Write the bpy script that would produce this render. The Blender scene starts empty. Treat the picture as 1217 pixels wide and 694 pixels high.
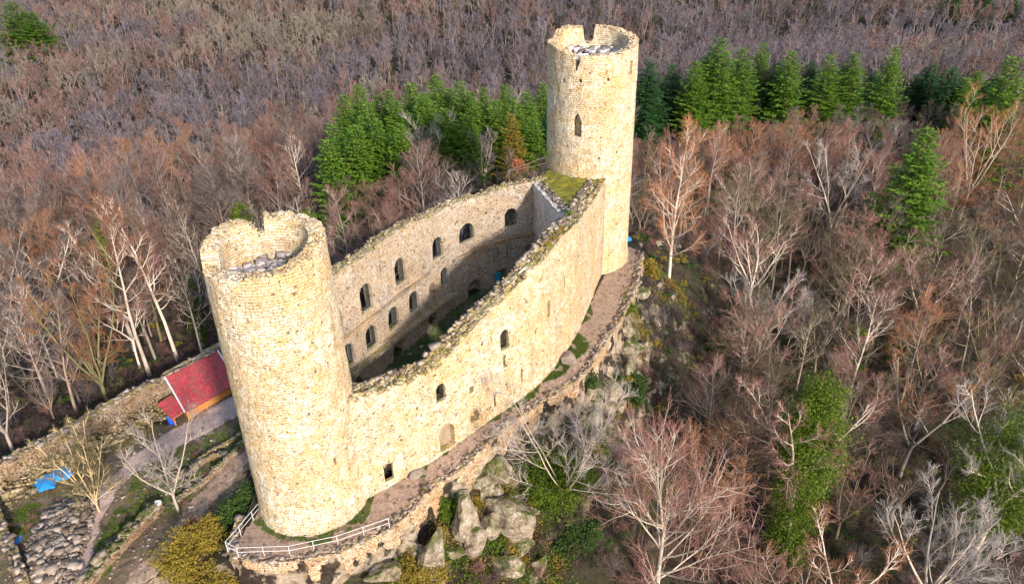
import bpy, bmesh, math, random
import numpy as np
from mathutils import Vector, Matrix

S = bpy.context.scene
COL = S.collection
R = math.radians
# ------------------------------------------------------------------ camera
CAM_H, PITCH, ROLL = 47.0, R(27.6), R(1.5)
FPX, CX, CY = 811.0, 608.5, 347.0
cam_d = bpy.data.cameras.new('camera')
cam_d.sensor_width = 36.0
cam_d.lens = 811.0 / 1217.0 * 36.0
cam_d.clip_start = 0.5
cam_d.clip_end = 6000.0
cam = bpy.data.objects.new('camera', cam_d)
COL.objects.link(cam)
fw = np.array([0, math.cos(PITCH), -math.sin(PITCH)])
_rt = np.array([1., 0, 0]); _up = np.cross(_rt, fw)
c_, s_ = math.cos(ROLL), math.sin(ROLL)
rt = c_ * _rt - s_ * _up
up = s_ * _rt + c_ * _up
M = Matrix(((rt[0], up[0], -fw[0], 0), (rt[1], up[1], -fw[1], 0), (rt[2], up[2], -fw[2], CAM_H), (0, 0, 0, 1)))
cam.matrix_world = M
S.camera = cam
# ------------------------------------------------------------------ light
SUN_DIR = np.array([0.52, -0.854]); SUN_EL = R(25)
w = bpy.data.worlds.new('World'); S.world = w; w.use_nodes = True
nt = w.node_tree; nt.nodes.clear()
sky = nt.nodes.new('ShaderNodeTexSky'); sky.sky_type = 'NISHITA'; sky.sun_disc = False
sky.sun_elevation = SUN_EL; sky.sun_rotation = math.atan2(SUN_DIR[0], SUN_DIR[1])
bg = nt.nodes.new('ShaderNodeBackground'); bg.inputs['Strength'].default_value = 0.15
wo = nt.nodes.new('ShaderNodeOutputWorld')
nt.links.new(sky.outputs[0], bg.inputs[0]); nt.links.new(bg.outputs[0], wo.inputs[0])
sd = bpy.data.lights.new('sun', 'SUN'); sd.energy = 3.2; sd.angle = R(4.0); sd.color = (1.0, 0.90, 0.80)
sun = bpy.data.objects.new('sun', sd); COL.objects.link(sun)
dv = Vector((SUN_DIR[0] * math.cos(SUN_EL), SUN_DIR[1] * math.cos(SUN_EL), math.sin(SUN_EL)))
sun.rotation_euler = dv.to_track_quat('Z', 'Y').to_euler()
S.view_settings.view_transform = 'Standard'; S.view_settings.look = 'None'
S.view_settings.exposure = 1.13; S.view_settings.gamma = 1.0
try: S.view_settings.use_curve_mapping = False
except Exception: pass
try:
    S.cycles.use_denoising = True
    S.cycles.denoiser = 'OPENIMAGEDENOISE'
    S.cycles.use_adaptive_sampling = True; S.cycles.adaptive_threshold = 0.01
    S.cycles.max_bounces = 5; S.cycles.diffuse_bounces = 3; S.cycles.transparent_max_bounces = 4
except Exception: pass

# ------------------------------------------------------------------ helpers
rng = np.random.default_rng(7)

def PX(px, py, z):
    """world point at height z that photo pixel (px,py) looks at"""
    d = fw + rt * (px - CX) / FPX + up * (CY - py) / FPX
    t = (z - CAM_H) / d[2]
    return np.array([d[0] * t, d[1] * t, z])

def proj(p):
    d = np.asarray(p, float) - np.array([0, 0, CAM_H])
    z = d @ fw
    return CX + FPX * (d @ rt) / z, CY - FPX * (d @ up) / z, z

def vnoise(x, y, seed=0):
    x = np.asarray(x, float); y = np.asarray(y, float)
    xi = np.floor(x).astype(np.int64); yi = np.floor(y).astype(np.int64)
    xf = x - xi; yf = y - yi
    u = xf * xf * (3 - 2 * xf); v = yf * yf * (3 - 2 * yf)
    def h(a, b):
        n = (a * 374761393 + b * 668265263 + seed * 974711) & 0x7fffffff
        n = ((n ^ (n >> 13)) * 1274126177) & 0x7fffffff
        return ((n ^ (n >> 16)) & 0xffff) / 65535.0
    return (h(xi, yi) * (1 - u) + h(xi + 1, yi) * u) * (1 - v) + (h(xi, yi + 1) * (1 - u) + h(xi + 1, yi + 1) * u) * v

def fbm(x, y, seed=0, o=4):
    t = 0; a = .5; f = 1.
    for i in range(o):
        t = t + a * (vnoise(np.asarray(x) * f, np.asarray(y) * f, seed + i * 17) - .5); a *= .5; f *= 2.03
    return t

def tag(o, label=None, cat=None, group=None, kind=None):
    if label: o['label'] = label
    if cat: o['category'] = cat
    if group: o['group'] = group
    if kind: o['kind'] = kind
    return o

def link(name, me, mats=None, parent=None):
    o = bpy.data.objects.new(name, me); COL.objects.link(o)
    if mats is not None:
        for m in (mats if isinstance(mats, (list, tuple)) else [mats]): me.materials.append(m)
    if parent: o.parent = parent
    return o

def empty(name, loc, rz=0):
    o = bpy.data.objects.new(name, None); COL.objects.link(o)
    o.location = loc; o.rotation_euler = (0, 0, rz); o.empty_display_size = .3
    return o

def mesh_np(name, V, F, smooth=False, matidx=None):
    """V (n,3), F (m,k) all the same k"""
    V = np.ascontiguousarray(V, dtype=np.float32); F = np.ascontiguousarray(F, dtype=np.int32)
    me = bpy.data.meshes.new(name)
    k = F.shape[1]
    me.vertices.add(len(V)); me.vertices.foreach_set('co', V.ravel())
    me.loops.add(F.size); me.loops.foreach_set('vertex_index', F.ravel())
    me.polygons.add(len(F)); me.polygons.foreach_set('loop_start', np.arange(0, F.size, k, dtype=np.int32))
    try: me.polygons.foreach_set('loop_total', np.full(len(F), k, dtype=np.int32))
    except Exception: pass
    if smooth: me.polygons.foreach_set('use_smooth', np.ones(len(F), dtype=bool))
    if matidx is not None: me.polygons.foreach_set('material_index', np.asarray(matidx, dtype=np.int32))
    me.update(calc_edges=True); me.validate()
    return me

class MB:
    def __init__(s): s.v = []; s.f = []
    def add(s, V, F):
        b = len(s.v); s.v += [tuple(map(float, p)) for p in V]; s.f += [tuple(i + b for i in f) for f in F]
    def box(s, c, size, rz=0, rx=0, ry=0, jit=0):
        sx, sy, sz = [q / 2 for q in size]
        P = np.array([(a, b, d) for a in (-sx, sx) for b in (-sy, sy) for d in (-sz, sz)])
        if jit: P = P + rng.uniform(-jit, jit, P.shape)
        m = np.array(Matrix.Rotation(rz, 3, 'Z') @ Matrix.Rotation(ry, 3, 'Y') @ Matrix.Rotation(rx, 3, 'X'))
        P = P @ m.T + np.array(c)
        s.add(P, [(0, 1, 3, 2), (4, 6, 7, 5), (0, 4, 5, 1), (2, 3, 7, 6), (0, 2, 6, 4), (1, 5, 7, 3)])
    def tube(s, pts, r, n=6):
        pts = [np.array(p, float) for p in pts]
        if not isinstance(r, (list, tuple, np.ndarray)): r = [r] * len(pts)
        V = []
        for i, p in enumerate(pts):
            d = pts[min(i + 1, len(pts) - 1)] - pts[max(i - 1, 0)]; d /= (np.linalg.norm(d) + 1e-9)
            a = np.array([0, 0, 1.]) if abs(d[2]) < .9 else np.array([1., 0, 0])
            u = np.cross(d, a); u /= np.linalg.norm(u); v = np.cross(d, u)
            for k in range(n):
                t = 2 * math.pi * k / n; V.append(p + r[i] * (u * math.cos(t) + v * math.sin(t)))
        F = []
        for i in range(len(pts) - 1):
            for k in range(n):
                F.append((i * n + k, i * n + (k + 1) % n, (i + 1) * n + (k + 1) % n, (i + 1) * n + k))
        F.append(tuple(range(n))[::-1]); F.append(tuple((len(pts) - 1) * n + k for k in range(n)))
        s.add(V, F)
    def build(s, name, mat=None, parent=None, smooth=False):
        me = bpy.data.meshes.new(name); me.from_pydata(s.v, [], s.f); me.update()
        if smooth:
            for p in me.polygons: p.use_smooth = True
        return link(name, me, mat, parent)

# ------------------------------------------------------------------ materials
class NT:
    def __init__(s, name):
        s.m = bpy.data.materials.new(name); s.m.use_nodes = True; s.t = s.m.node_tree; s.t.nodes.clear()
        s.out = s.n('ShaderNodeOutputMaterial'); s.b = s.n('ShaderNodeBsdfPrincipled')
        s.l(s.b.outputs[0], s.out.inputs[0]); s.b.inputs['Roughness'].default_value = .9
        s.b.inputs['Specular IOR Level'].default_value = .2
    def n(s, t, **k):
        x = s.t.nodes.new(t)
        for a, b in k.items(): setattr(x, a, b)
        return x
    def l(s, a, b): s.t.links.new(a, b)
    def setv(s, sock, v):
        if hasattr(v, 'is_linked') or isinstance(v, bpy.types.NodeSocket): s.l(v, sock)
        else:
            if isinstance(v, tuple) and len(v) == 3 and sock.type == 'RGBA': v = (*v, 1)
            sock.default_value = v
    def coord(s, k='Object'):
        return s.n('ShaderNodeTexCoord').outputs[k]
    def pos(s): return s.n('ShaderNodeNewGeometry').outputs['Position']
    def noise(s, vec, scale, detail=4, rough=.6, dist=0):
        x = s.n('ShaderNodeTexNoise'); s.l(vec, x.inputs['Vector']); x.inputs['Scale'].default_value = scale
        x.inputs['Detail'].default_value = detail; x.inputs['Roughness'].default_value = rough; x.inputs['Distortion'].default_value = dist
        return x.outputs
    def vor(s, vec, scale, feature='F1'):
        x = s.n('ShaderNodeTexVoronoi', feature=feature); s.l(vec, x.inputs['Vector']); x.inputs['Scale'].default_value = scale
        return x.outputs
    def ramp(s, f, stops):
        x = s.n('ShaderNodeValToRGB'); s.l(f, x.inputs[0]); e = x.color_ramp.elements
        while len(e) < len(stops): e.new(.5)
        for q, (p, c) in zip(e, stops):
            q.position = p; q.color = (c, c, c, 1) if not isinstance(c, tuple) else (*c, 1)
        return x.outputs[0]
    def mix(s, f, a, b, mode='MIX'):
        x = s.n('ShaderNodeMix', data_type='RGBA', blend_type=mode)
        s.setv(x.inputs[0], f); s.setv(x.inputs[6], a); s.setv(x.inputs[7], b)
        return x.outputs[2]
    def math(s, op, a, b=0., c=0.):
        x = s.n('ShaderNodeMath', operation=op); s.setv(x.inputs[0], a); s.setv(x.inputs[1], b); s.setv(x.inputs[2], c)
        return x.outputs[0]
    def vmath(s, op, a, b=None):
        x = s.n('ShaderNodeVectorMath', operation=op); s.setv(x.inputs[0], a)
        if b is not None: s.setv(x.inputs[1], b)
        return x.outputs[0]
    def bump(s, h, strength=.5, dist=.1):
        x = s.n('ShaderNodeBump'); s.l(h, x.inputs['Height']); x.inputs['Strength'].default_value = strength
        x.inputs['Distance'].default_value = dist; s.l(x.outputs[0], s.b.inputs['Normal'])
    def col(s, c): s.setv(s.b.inputs['Base Color'], c); return s.m

def masonry(name, base=(.50, .42, .29), dark=(.22, .155, .095), pale=(.62, .555, .44), bw=.56, bh=.25, tan=(.42, .27, .11), lichen=0.0, hole=.11):
    t = NT(name)
    uv = t.coord('UV'); P = t.pos()
    wob = t.noise(uv, .9, 2)[1]
    wob = t.vmath('MULTIPLY', t.vmath('SUBTRACT', wob, (.5, .5, .5)), (.35, .16, 0))
    wob2 = t.vmath('MULTIPLY', t.vmath('SUBTRACT', t.noise(uv, 4.5, 2)[1], (.5, .5, .5)), (.13, .09, 0))
    v = t.vmath('ADD', t.vmath('ADD', uv, wob), wob2)
    br = t.n('ShaderNodeTexBrick'); t.l(v, br.inputs['Vector'])
    br.offset = .43; br.offset_frequency = 2; br.squash = .72; br.squash_frequency = 3
    br.inputs['Color1'].default_value = (0, 0, 0, 1); br.inputs['Color2'].default_value = (1, 1, 1, 1); br.inputs['Mortar'].default_value = (.5, .5, .5, 1)
    br.inputs['Scale'].default_value = 1.0; br.inputs['Mortar Size'].default_value = .022; br.inputs['Mortar Smooth'].default_value = .35
    br.inputs['Bias'].default_value = 0.; br.inputs['Brick Width'].default_value = bw; br.inputs['Row Height'].default_value = bh
    tone = br.outputs['Color']; mort = br.outputs['Fac']
    c = t.mix(tone, base, pale)
    # scattered darker / tan blocks
    cell = t.vor(t.vmath('MULTIPLY', v, (2.6, 5.2, 0.)), 1.0)
    cs = t.n('ShaderNodeSeparateColor'); t.l(cell['Color'], cs.inputs[0])
    c = t.mix(t.math('MULTIPLY', t.math('GREATER_THAN', cs.outputs[0], .74), .6), c, tan)
    c = t.mix(t.math('MULTIPLY', t.math('GREATER_THAN', cs.outputs[1], .92), .6), c, dark)
    # warm blotches one or two metres across
    bl = t.ramp(t.noise(P, .95, 6, .72)[0], [(.47, 0.), (.60, 1.)])
    c = t.mix(t.math('MULTIPLY', bl, .7), c, tan)
    gw = t.ramp(t.noise(t.vmath('ADD', P, (31., 7., 3.)), .4, 6, .7)[0], [(.47, 0.), (.62, 1.)])
    c = t.mix(t.math('MULTIPLY', gw, .5), c, (.33, .30, .26))
    # rain streaks running down the face
    stk = t.ramp(t.noise(t.vmath('MULTIPLY', uv, (1.1, .09, 0.)), 1.0, 5, .65)[0], [(.50, 0.), (.66, 1.)])
    c = t.mix(t.math('MULTIPLY', stk, .42), c, (.27, .19, .12))
    # large stains
    big = t.ramp(t.noise(P, .22, 5, .62)[0], [(.42, 0.), (.66, 1.)])
    c = t.mix(t.math('MULTIPLY', big, .62), c, tan)
    big2 = t.ramp(t.noise(P, .55, 5, .7)[0], [(.5, 0.), (.72, 1.)])
    c = t.mix(t.math('MULTIPLY', big2, .5), c, dark)
    # fine grain
    g = t.noise(P, 7, 4, .75)[0]
    c = t.mix(.7, c, t.ramp(g, [(.32, .15), (.58, .85)]), 'OVERLAY')
    # mortar gaps broken up
    mj = t.math('MULTIPLY', mort, t.ramp(t.noise(uv, 1.7, 3, .7)[0], [(.36, .15), (.58, .95)]))
    c = t.mix(mj, c, (dark[0] * .55, dark[1] * .5, dark[2] * .5))
    # missing stones / pits
    pv = t.vor(t.vmath('MULTIPLY', v, (2.1, 3.4, 0.)), 1.0)
    pit = t.math('MULTIPLY', t.math('LESS_THAN', pv['Distance'], t.math('MULTIPLY', t.noise(uv, .8, 3, .6)[0], hole * 4.2 )), t.math('GREATER_THAN', t.noise(uv, 2.3, 2)[0], .50))
    c = t.mix(t.math('MULTIPLY', pit, .85), c, (.07, .045, .03))
    if lichen:
        sep = t.n('ShaderNodeSeparateXYZ'); t.l(t.n('ShaderNodeNewGeometry').outputs['Normal'], sep.inputs[0])
        lf = t.math('MULTIPLY', t.ramp(sep.outputs[2], [(.3, 0.), (.8, 1.)]), t.ramp(t.noise(P, 1.1, 5, .7)[0], [(.44, 0.), (.56, 1.)]))
        c = t.mix(t.math('MULTIPLY', lf, lichen), c, t.mix(t.noise(P, 3, 2)[0], (.30, .24, .02), (.09, .11, .02)))
    t.col(c)
    h = t.math('SUBTRACT', t.math('ADD', t.math('MULTIPLY', tone, .35), t.math('MULTIPLY', g, .6)), t.math('ADD', t.math('MULTIPLY', mort, .7), t.math('MULTIPLY', pit, 1.3)))
    t.bump(h, .8, .10)
    return t.m

def mottled(name, cols, scale=1., rough=.95, bump=.5, detail=6, bdist=.15, moss=None, isl=None):
    t = NT(name); P = t.pos()
    n1 = t.noise(P, scale, detail, .65, .3)[0]; n2 = t.noise(P, scale * 5.3, 4, .7)[0]
    k = len(cols)
    c = t.ramp(n1, [(.32 + .36 * i / (k - 1), cols[i]) for i in range(k)])
    c = t.mix(.6, c, t.ramp(n2, [(.3, .2), (.7, .8)]), 'OVERLAY')
    if isl:
        ri = t.n('ShaderNodeNewGeometry').outputs['Random Per Island']
        c = t.mix(.7, c, t.mix(t.math('POWER', ri, 2.0), isl[0], isl[1]))
    if moss:
        sep = t.n('ShaderNodeSeparateXYZ'); t.l(t.n('ShaderNodeNewGeometry').outputs['Normal'], sep.inputs[0])
        f = t.math('MULTIPLY', t.ramp(sep.outputs[2], [(.25, 0.), (.7, 1.)]), t.ramp(t.noise(P, .8, 5, .7)[0], [(.44, 0.), (.54, 1.)]))
        c = t.mix(f, c, moss)
    t.col(c); t.b.inputs['Roughness'].default_value = rough
    t.bump(t.math('ADD', n1, n2), bump, bdist)
    return t.m

def plain(name, c, rough=.6, metal=0., var=.25, scale=3., bump=.15):
    t = NT(name); P = t.coord('Object')
    n = t.noise(P, scale, 5, .7)[0]
    t.col(t.mix(n, tuple(q * (1 - var) for q in c), tuple(min(1, q * (1 + var)) for q in c)))
    t.b.inputs['Roughness'].default_value = rough; t.b.inputs['Metallic'].default_value = metal
    t.bump(n, bump, .03)
    return t.m

def twig_mat(name, c, spread=.25):
    t = NT(name)
    r = t.n('ShaderNodeObjectInfo').outputs['Random']
    n = t.noise(t.pos(), .7, 3, .6)[0]
    a = tuple(q * (1 - spread) for q in c); b = tuple(min(1, q * (1 + spread)) for q in c)
    x = t.mix(r, a, b); x = t.mix(.5, x, t.ramp(n, [(.3, .3), (.7, .7)]), 'OVERLAY')
    t.col(x); t.b.inputs['Roughness'].default_value = .8
    return t.m

def leaf_mat(name, c1, c2, c3, sc=1.2):
    t = NT(name)
    n = t.noise(t.pos(), sc, 3, .7)[0]; r = t.n('ShaderNodeNewGeometry').outputs['Random Per Island']
    x = t.mix(t.ramp(n, [(.35, 0.), (.65, 1.)]), c1, c2)
    x = t.mix(t.math('MULTIPLY', r, .8), x, c3)
    t.col(x); t.b.inputs['Roughness'].default_value = .7
    tr = t.n('ShaderNodeBsdfTranslucent'); t.setv(tr.inputs[0], x)
    ms = t.n('ShaderNodeMixShader'); ms.inputs[0].default_value = .3
    t.l(t.b.outputs[0], ms.inputs[1]); t.l(tr.outputs[0], ms.inputs[2]); t.l(ms.outputs[0], t.out.inputs[0])
    return t.m

MT = {}
MT['tower'] = masonry('tower_masonry', hole=.10)
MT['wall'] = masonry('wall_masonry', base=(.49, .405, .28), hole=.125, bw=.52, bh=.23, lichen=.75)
MT['inner'] = masonry('court_masonry', base=(.36, .30, .235), pale=(.46, .40, .33), dark=(.12, .09, .07), tan=(.34, .24, .14), bw=.5, bh=.23, hole=.13, lichen=.8)  # dimmer light on the court face put into a darker, greyer stone
MT['rubblewall'] = masonry('rubble_masonry', base=(.36, .25, .15), pale=(.48, .38, .28), dark=(.14, .09, .05), bw=.42, bh=.26, hole=.15, tan=(.38, .22, .10), lichen=.5)
MT['stone'] = mottled('loose_stone', [(.12, .08, .06), (.27, .20, .15), (.40, .33, .27)], 2.2, bump=.6, isl=((.05, .033, .022), (.50, .42, .35)))
MT['bankstone'] = masonry('bank_masonry', base=(.19, .14, .095), pale=(.30, .24, .18), dark=(.07, .05, .035), bw=.42, bh=.26, hole=.16, tan=(.22, .135, .07), lichen=.6)
MT['cap'] = mottled('wall_top_stone', [(.20, .13, .09), (.42, .33, .20), (.30, .25, .04), (.46, .38, .28)], 1.5, bump=.6, isl=((.12, .08, .05), (.46, .36, .24)))
MT['rock'] = mottled('cliff_rock', [(.10, .065, .04), (.38, .30, .21), (.60, .53, .44)], 1.3, bump=1., bdist=.4, moss=(.10, .12, .02))
MT['slab'] = mottled('pale_slab', [(.10, .08, .08), (.40, .36, .35), (.62, .58, .57)], 1.2, bump=.6, isl=((.10, .08, .08), (.75, .71, .70)))
MT['moss'] = mottled('moss', [(.05, .06, .012), (.24, .20, .02), (.10, .11, .018), (.20, .15, .08)], 1.6, bump=.8)
MT['path'] = mottled('path_dirt', [(.12, .08, .055), (.31, .215, .155), (.19, .125, .085)], .7, bump=.4)
MT['yardpath'] = mottled('worn_path', [(.20, .135, .105), (.42, .30, .245), (.30, .21, .17)], .7, bump=.4)
MT['pathdark'] = mottled('yard_dirt', [(.06, .045, .03), (.17, .115, .08), (.10, .085, .04), (.15, .10, .075)], .6, bump=.5)
MT['grass'] = leaf_mat('grass_blades', (.05, .12, .015), (.10, .16, .02), (.16, .17, .04))
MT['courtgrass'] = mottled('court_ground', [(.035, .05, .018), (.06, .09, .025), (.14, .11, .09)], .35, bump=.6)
MT['wood'] = plain('orange_wood', (.45, .20, .06), .7, var=.4)
MT['white'] = plain('white_paint', (.62, .58, .58), .5, var=.15)
MT['blue'] = plain('blue_tarp', (.03, .24, .52), .5, var=.25, scale=1.5)
MT['bluedark'] = plain('blue_plastic', (.02, .08, .50), .4)
MT['slate'] = masonry('ledge_shade_masonry', base=(.12, .10, .10), pale=(.22, .19, .18), dark=(.05, .04, .04), hole=.1)  # dark ledge stone: shadow line under the ledges put into its colour
MT['endwall'] = masonry('end_wall_masonry', base=(.50, .46, .42), pale=(.62, .58, .55), dark=(.2, .17, .15), bw=.5, bh=.3, tan=(.4, .32, .25), hole=.1)  # pale grey: the wall's sky-lit shade is put into the stone colour
MT['teal'] = plain('teal_cloth', (.03, .25, .34), .6)
MT['dryleaf'] = leaf_mat('dry_weed', (.13, .085, .035), (.26, .18, .08), (.16, .15, .04), 1.5)
MT['red_leaf'] = leaf_mat('red_twigs', (.30, .07, .03), (.42, .13, .04), (.5, .2, .1))
MT['ivy'] = leaf_mat('ivy_leaves', (.022, .07, .008), (.09, .16, .01), (.16, .20, .018), .45)
MT['ivydark'] = leaf_mat('dark_ivy_leaves', (.022, .055, .012), (.05, .10, .02), (.09, .14, .03))
MT['yellowbush'] = leaf_mat('yellow_shrub_leaves', (.16, .15, .015), (.32, .27, .02), (.30, .18, .05), 2.)
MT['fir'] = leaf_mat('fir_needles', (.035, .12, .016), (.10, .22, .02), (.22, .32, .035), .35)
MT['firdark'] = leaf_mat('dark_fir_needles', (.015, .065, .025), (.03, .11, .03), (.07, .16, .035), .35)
MT['bark'] = twig_mat('pale_bark', (.50, .41, .33), .3)
MT['barkdark'] = twig_mat('brown_bark', (.20, .145, .11), .35)
MT['barkmoss'] = twig_mat('mossy_bark', (.17, .15, .07), .3)
TW = dict(pink=(.24, .12, .098), brown=(.11, .072, .052), grey=(.15, .12, .115), orange=(.30, .135, .065), olive=(.125, .105, .055), silver=(.30, .265, .25))
for k, c in TW.items(): MT['tw_' + k] = twig_mat(k + '_twigs', c)
for k, c in dict(mauve=(.15, .112, .128), slate=(.135, .118, .142), rust=(.195, .112, .095), straw=(.21, .18, .14), bark=(.21, .175, .165)).items(): MT['ft_' + k] = twig_mat(k + '_far_twigs', c, .3)

# roof tiles
def tile_mat():
    t = NT('red_roof_tiles'); uv = t.coord('UV')
    br = t.n('ShaderNodeTexBrick'); t.l(uv, br.inputs['Vector']); br.offset = .5
    br.inputs['Color1'].default_value = (.60, .07, .08, 1); br.inputs['Color2'].default_value = (.34, .04, .06, 1); br.inputs['Mortar'].default_value = (.12, .02, .02, 1)
    br.inputs['Scale'].default_value = 1; br.inputs['Brick Width'].default_value = .3; br.inputs['Row Height'].default_value = .35; br.inputs['Mortar Size'].default_value = .03
    c = t.mix(t.ramp(t.noise(uv, .9, 4, .7)[0], [(.42, 0.), (.60, .8)]), br.outputs['Color'], (.20, .07, .06))
    t.col(c); t.bump(t.math('SUBTRACT', 1., br.outputs['Fac']), .5, .04); t.b.inputs['Roughness'].default_value = .6
    return t.m
MT['tiles'] = tile_mat()

# terrain
def ground_mat():
    t = NT('forest_floor'); P = t.pos()
    n1 = t.noise(P, .09, 6, .6)[0]; n2 = t.noise(P, .9, 6, .7, .5)[0]; n3 = t.noise(P, 6, 4, .8)[0]
    c = t.ramp(n1, [(.35, (.020, .014, .012)), (.5, (.045, .029, .022)), (.62, (.085, .056, .038))])
    c = t.mix(t.ramp(n2, [(.42, 0.), (.62, 1.)]), c, (.026, .018, .014))
    c = t.mix(t.math('MULTIPLY', t.ramp(t.noise(P, .25, 5, .65)[0], [(.46, 0.), (.6, 1.)]), .7), c, (.038, .045, .014))
    c = t.mix(.7, c, t.ramp(n3, [(.25, .1), (.7, .9)]), 'OVERLAY')
    # bare rock where it is steep
    sep = t.n('ShaderNodeSeparateXYZ'); t.l(t.n('ShaderNodeNewGeometry').outputs['True Normal'], sep.inputs[0])
    st = t.ramp(sep.outputs[2], [(.45, 1.), (.68, 0.)])
    st = t.math('MULTIPLY', st, t.ramp(t.noise(P, .5, 4, .6)[0], [(.45, 0.), (.52, 1.)]))
    c = t.mix(st, c, t.ramp(n2, [(.35, (.20, .13, .08)), (.65, (.50, .41, .30))]))
    t.col(c); t.bump(t.math('ADD', n2, n3), .9, .3)
    return t.m
MT['ground'] = ground_mat()

# ------------------------------------------------------------------ terrain
def zp(y):
    return np.interp(y, [46, 50, 53, 56, 59, 63, 69, 77, 84, 95], [0, .3, 1, 1.7, 2.2, 3, 4, 4.5, 5, 5])

PLAT = np.array([(-25, 42.3), (-24, 41.4), (-19.7, 41.2), (-15.9, 42.0), (-11.6, 44.4), (-7.7, 49.4), (-4.3, 52.3), (-.9, 56.2), (3.8, 60.1),
                 (7.8, 63.2), (9.6, 66), (13.0, 72.3), (16.8, 81.3), (19.6, 91.7), (20, 97), (15, 101), (6, 99), (-3, 92), (-10, 85.5), (-15, 78),
                 (-19, 70), (-22.5, 62), (-25.0, 56), (-25.3, 50)])
N_FRONT = 14
FRONT = np.array([(-17, 46.3), (-14.5, 47.9), (-11.7, 50), (-7.8, 52.6), (-4.6, 55.6), (-1.1, 58.5), (3.6, 62.9), (7.3, 69.3), (9.8, 76.5), (12.5, 85)])
BACK = np.array([(-19.5, 56.5), (-17.4, 60.4), (-14.7, 65.6), (-12.0, 70.6), (-8.1, 77), (-3.9, 81.6), (.3, 84.3), (5, 85.8)])

CTRL = [(-45, 55, -4.2), (-35, 60, -4), (-30, 50, -3.6), (-45, 42, -4.6), (-36, 68, -4.2), (-30, 66, -3.6), (-27.5, 57, -3.2), (-40, 50, -4.2), (-30, 42, -4.5), (-48, 62, -4.5), (-55, 50, -4.8),
        (-60, 76, -8.5), (-52, 88, -9), (-40, 97, -9), (-75, 70, -9), (-80, 110, -12), (-60, 140, -12), (-30, 110, -8), (-15, 100, -5), (-30, 90, -6.5),
        (0, 112, -3), (0, 125, 0), (-30, 138, 2), (15, 135, 2), (-15, 150, 0), (-50, 200, -15), (0, 205, -13), (-100, 160, -16), (-150, 200, -20), (-150, 120, -15), (-200, 300, -12),
        (-100, 350, -2), (0, 350, 2), (100, 350, 8), (0, 450, 30), (-200, 450, 20), (200, 450, 34), (0, 600, 62), (-400, 600, 50), (400, 600, 66), (0, 900, 120), (-700, 900, 120), (700, 900, 130),
        (5, 50, -10), (0, 44, -11), (12, 56, -11), (15, 62, -11), (22, 72, -9), (26, 86, -4), (26, 96, 0), (32, 104, -2), (20, 108, 0), (26, 52, -18), (40, 60, -19), (55, 51, -20), (60, 80, -19), (40, 80, -15),
        (50, 100, -15), (80, 120, -16), (32, 118, -6), (60, 150, -8), (100, 160, -10), (40, 190, 2), (90, 190, 3), (130, 195, 1), (60, 240, -5), (120, 260, -4), (150, 365, 18), (60, 365, 12),
        (-10, 38, -9), (-20, 37, -8), (0, 30, -17), (0, 0, -26), (60, 10, -26), (-60, 0, -16), (20, 40, -18), (200, 100, -16), (-120, 40, -12), (300, 300, 5), (0, -150, -30), (300, -100, -30), (-300, -100, -25), (1500, 1500, 160), (-1500, 1500, 150), (1500, -200, -20), (-1500, -200, -10)]
CT = np.array(CTRL, float)
def _phi(r2): return np.where(r2 > 0, r2 * np.log(r2 + 1e-12) * .5, 0)
_n = len(CT); _xy = CT[:, :2] / 50.
_K = _phi(((_xy[:, None] - _xy[None]) ** 2).sum(-1)) + np.eye(_n) * .01
_P = np.hstack([np.ones((_n, 1)), _xy])
_A = np.block([[_K, _P], [_P.T, np.zeros((3, 3))]])
_w = np.linalg.solve(_A, np.r_[CT[:, 2], 0, 0, 0])
def tps(x, y):
    x = np.asarray(x, float) / 50; y = np.asarray(y, float) / 50
    o = _w[_n] + _w[_n + 1] * x + _w[_n + 2] * y
    for i in range(_n): o = o + _w[i] * _phi((x - _xy[i, 0]) ** 2 + (y - _xy[i, 1]) ** 2)
    return o

def inpoly(x, y, P):
    x = np.asarray(x, float); y = np.asarray(y, float); ins = np.zeros(x.shape, bool)
    for (x1, y1), (x2, y2) in zip(P, np.roll(P, -1, 0)):
        c = ((y1 > y) != (y2 > y)) & (x < (x2 - x1) * (y - y1) / (y2 - y1 + 1e-12) + x1)
        ins ^= c
    return ins

def dline(x, y, P, closed=False):
    """distance to a polyline, arclength of nearest point, segment index"""
    x = np.asarray(x, float); y = np.asarray(y, float)
    best = np.full(x.shape, 1e9); arc = np.zeros(x.shape); seg = np.zeros(x.shape, int); s0 = 0.
    Q = np.vstack([P, P[:1]]) if closed else P
    for i in range(len(Q) - 1):
        a = Q[i]; e = Q[i + 1] - a; L = np.hypot(*e)
        u = np.clip(((x - a[0]) * e[0] + (y - a[1]) * e[1]) / (L * L), 0, 1)
        d = np.hypot(x - a[0] - u * e[0], y - a[1] - u * e[1]); m = d < best
        best = np.where(m, d, best); arc = np.where(m, s0 + u * L, arc); seg = np.where(m, i, seg); s0 += L
    return best, arc, seg

def offset_line(P, d):
    """offset to the left of travel by d"""
    T = np.gradient(P, axis=0); T /= np.linalg.norm(T, axis=1)[:, None]
    return P + d * np.stack([-T[:, 1], T[:, 0]], 1)

def resample(P, step):
    L = np.r_[0, np.cumsum(np.hypot(*np.diff(P, axis=0).T))]; n = max(2, int(round(L[-1] / step)) + 1)
    s = np.linspace(0, L[-1], n)
    return np.stack([np.interp(s, L, P[:, 0]), np.interp(s, L, P[:, 1])], 1), s

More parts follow.
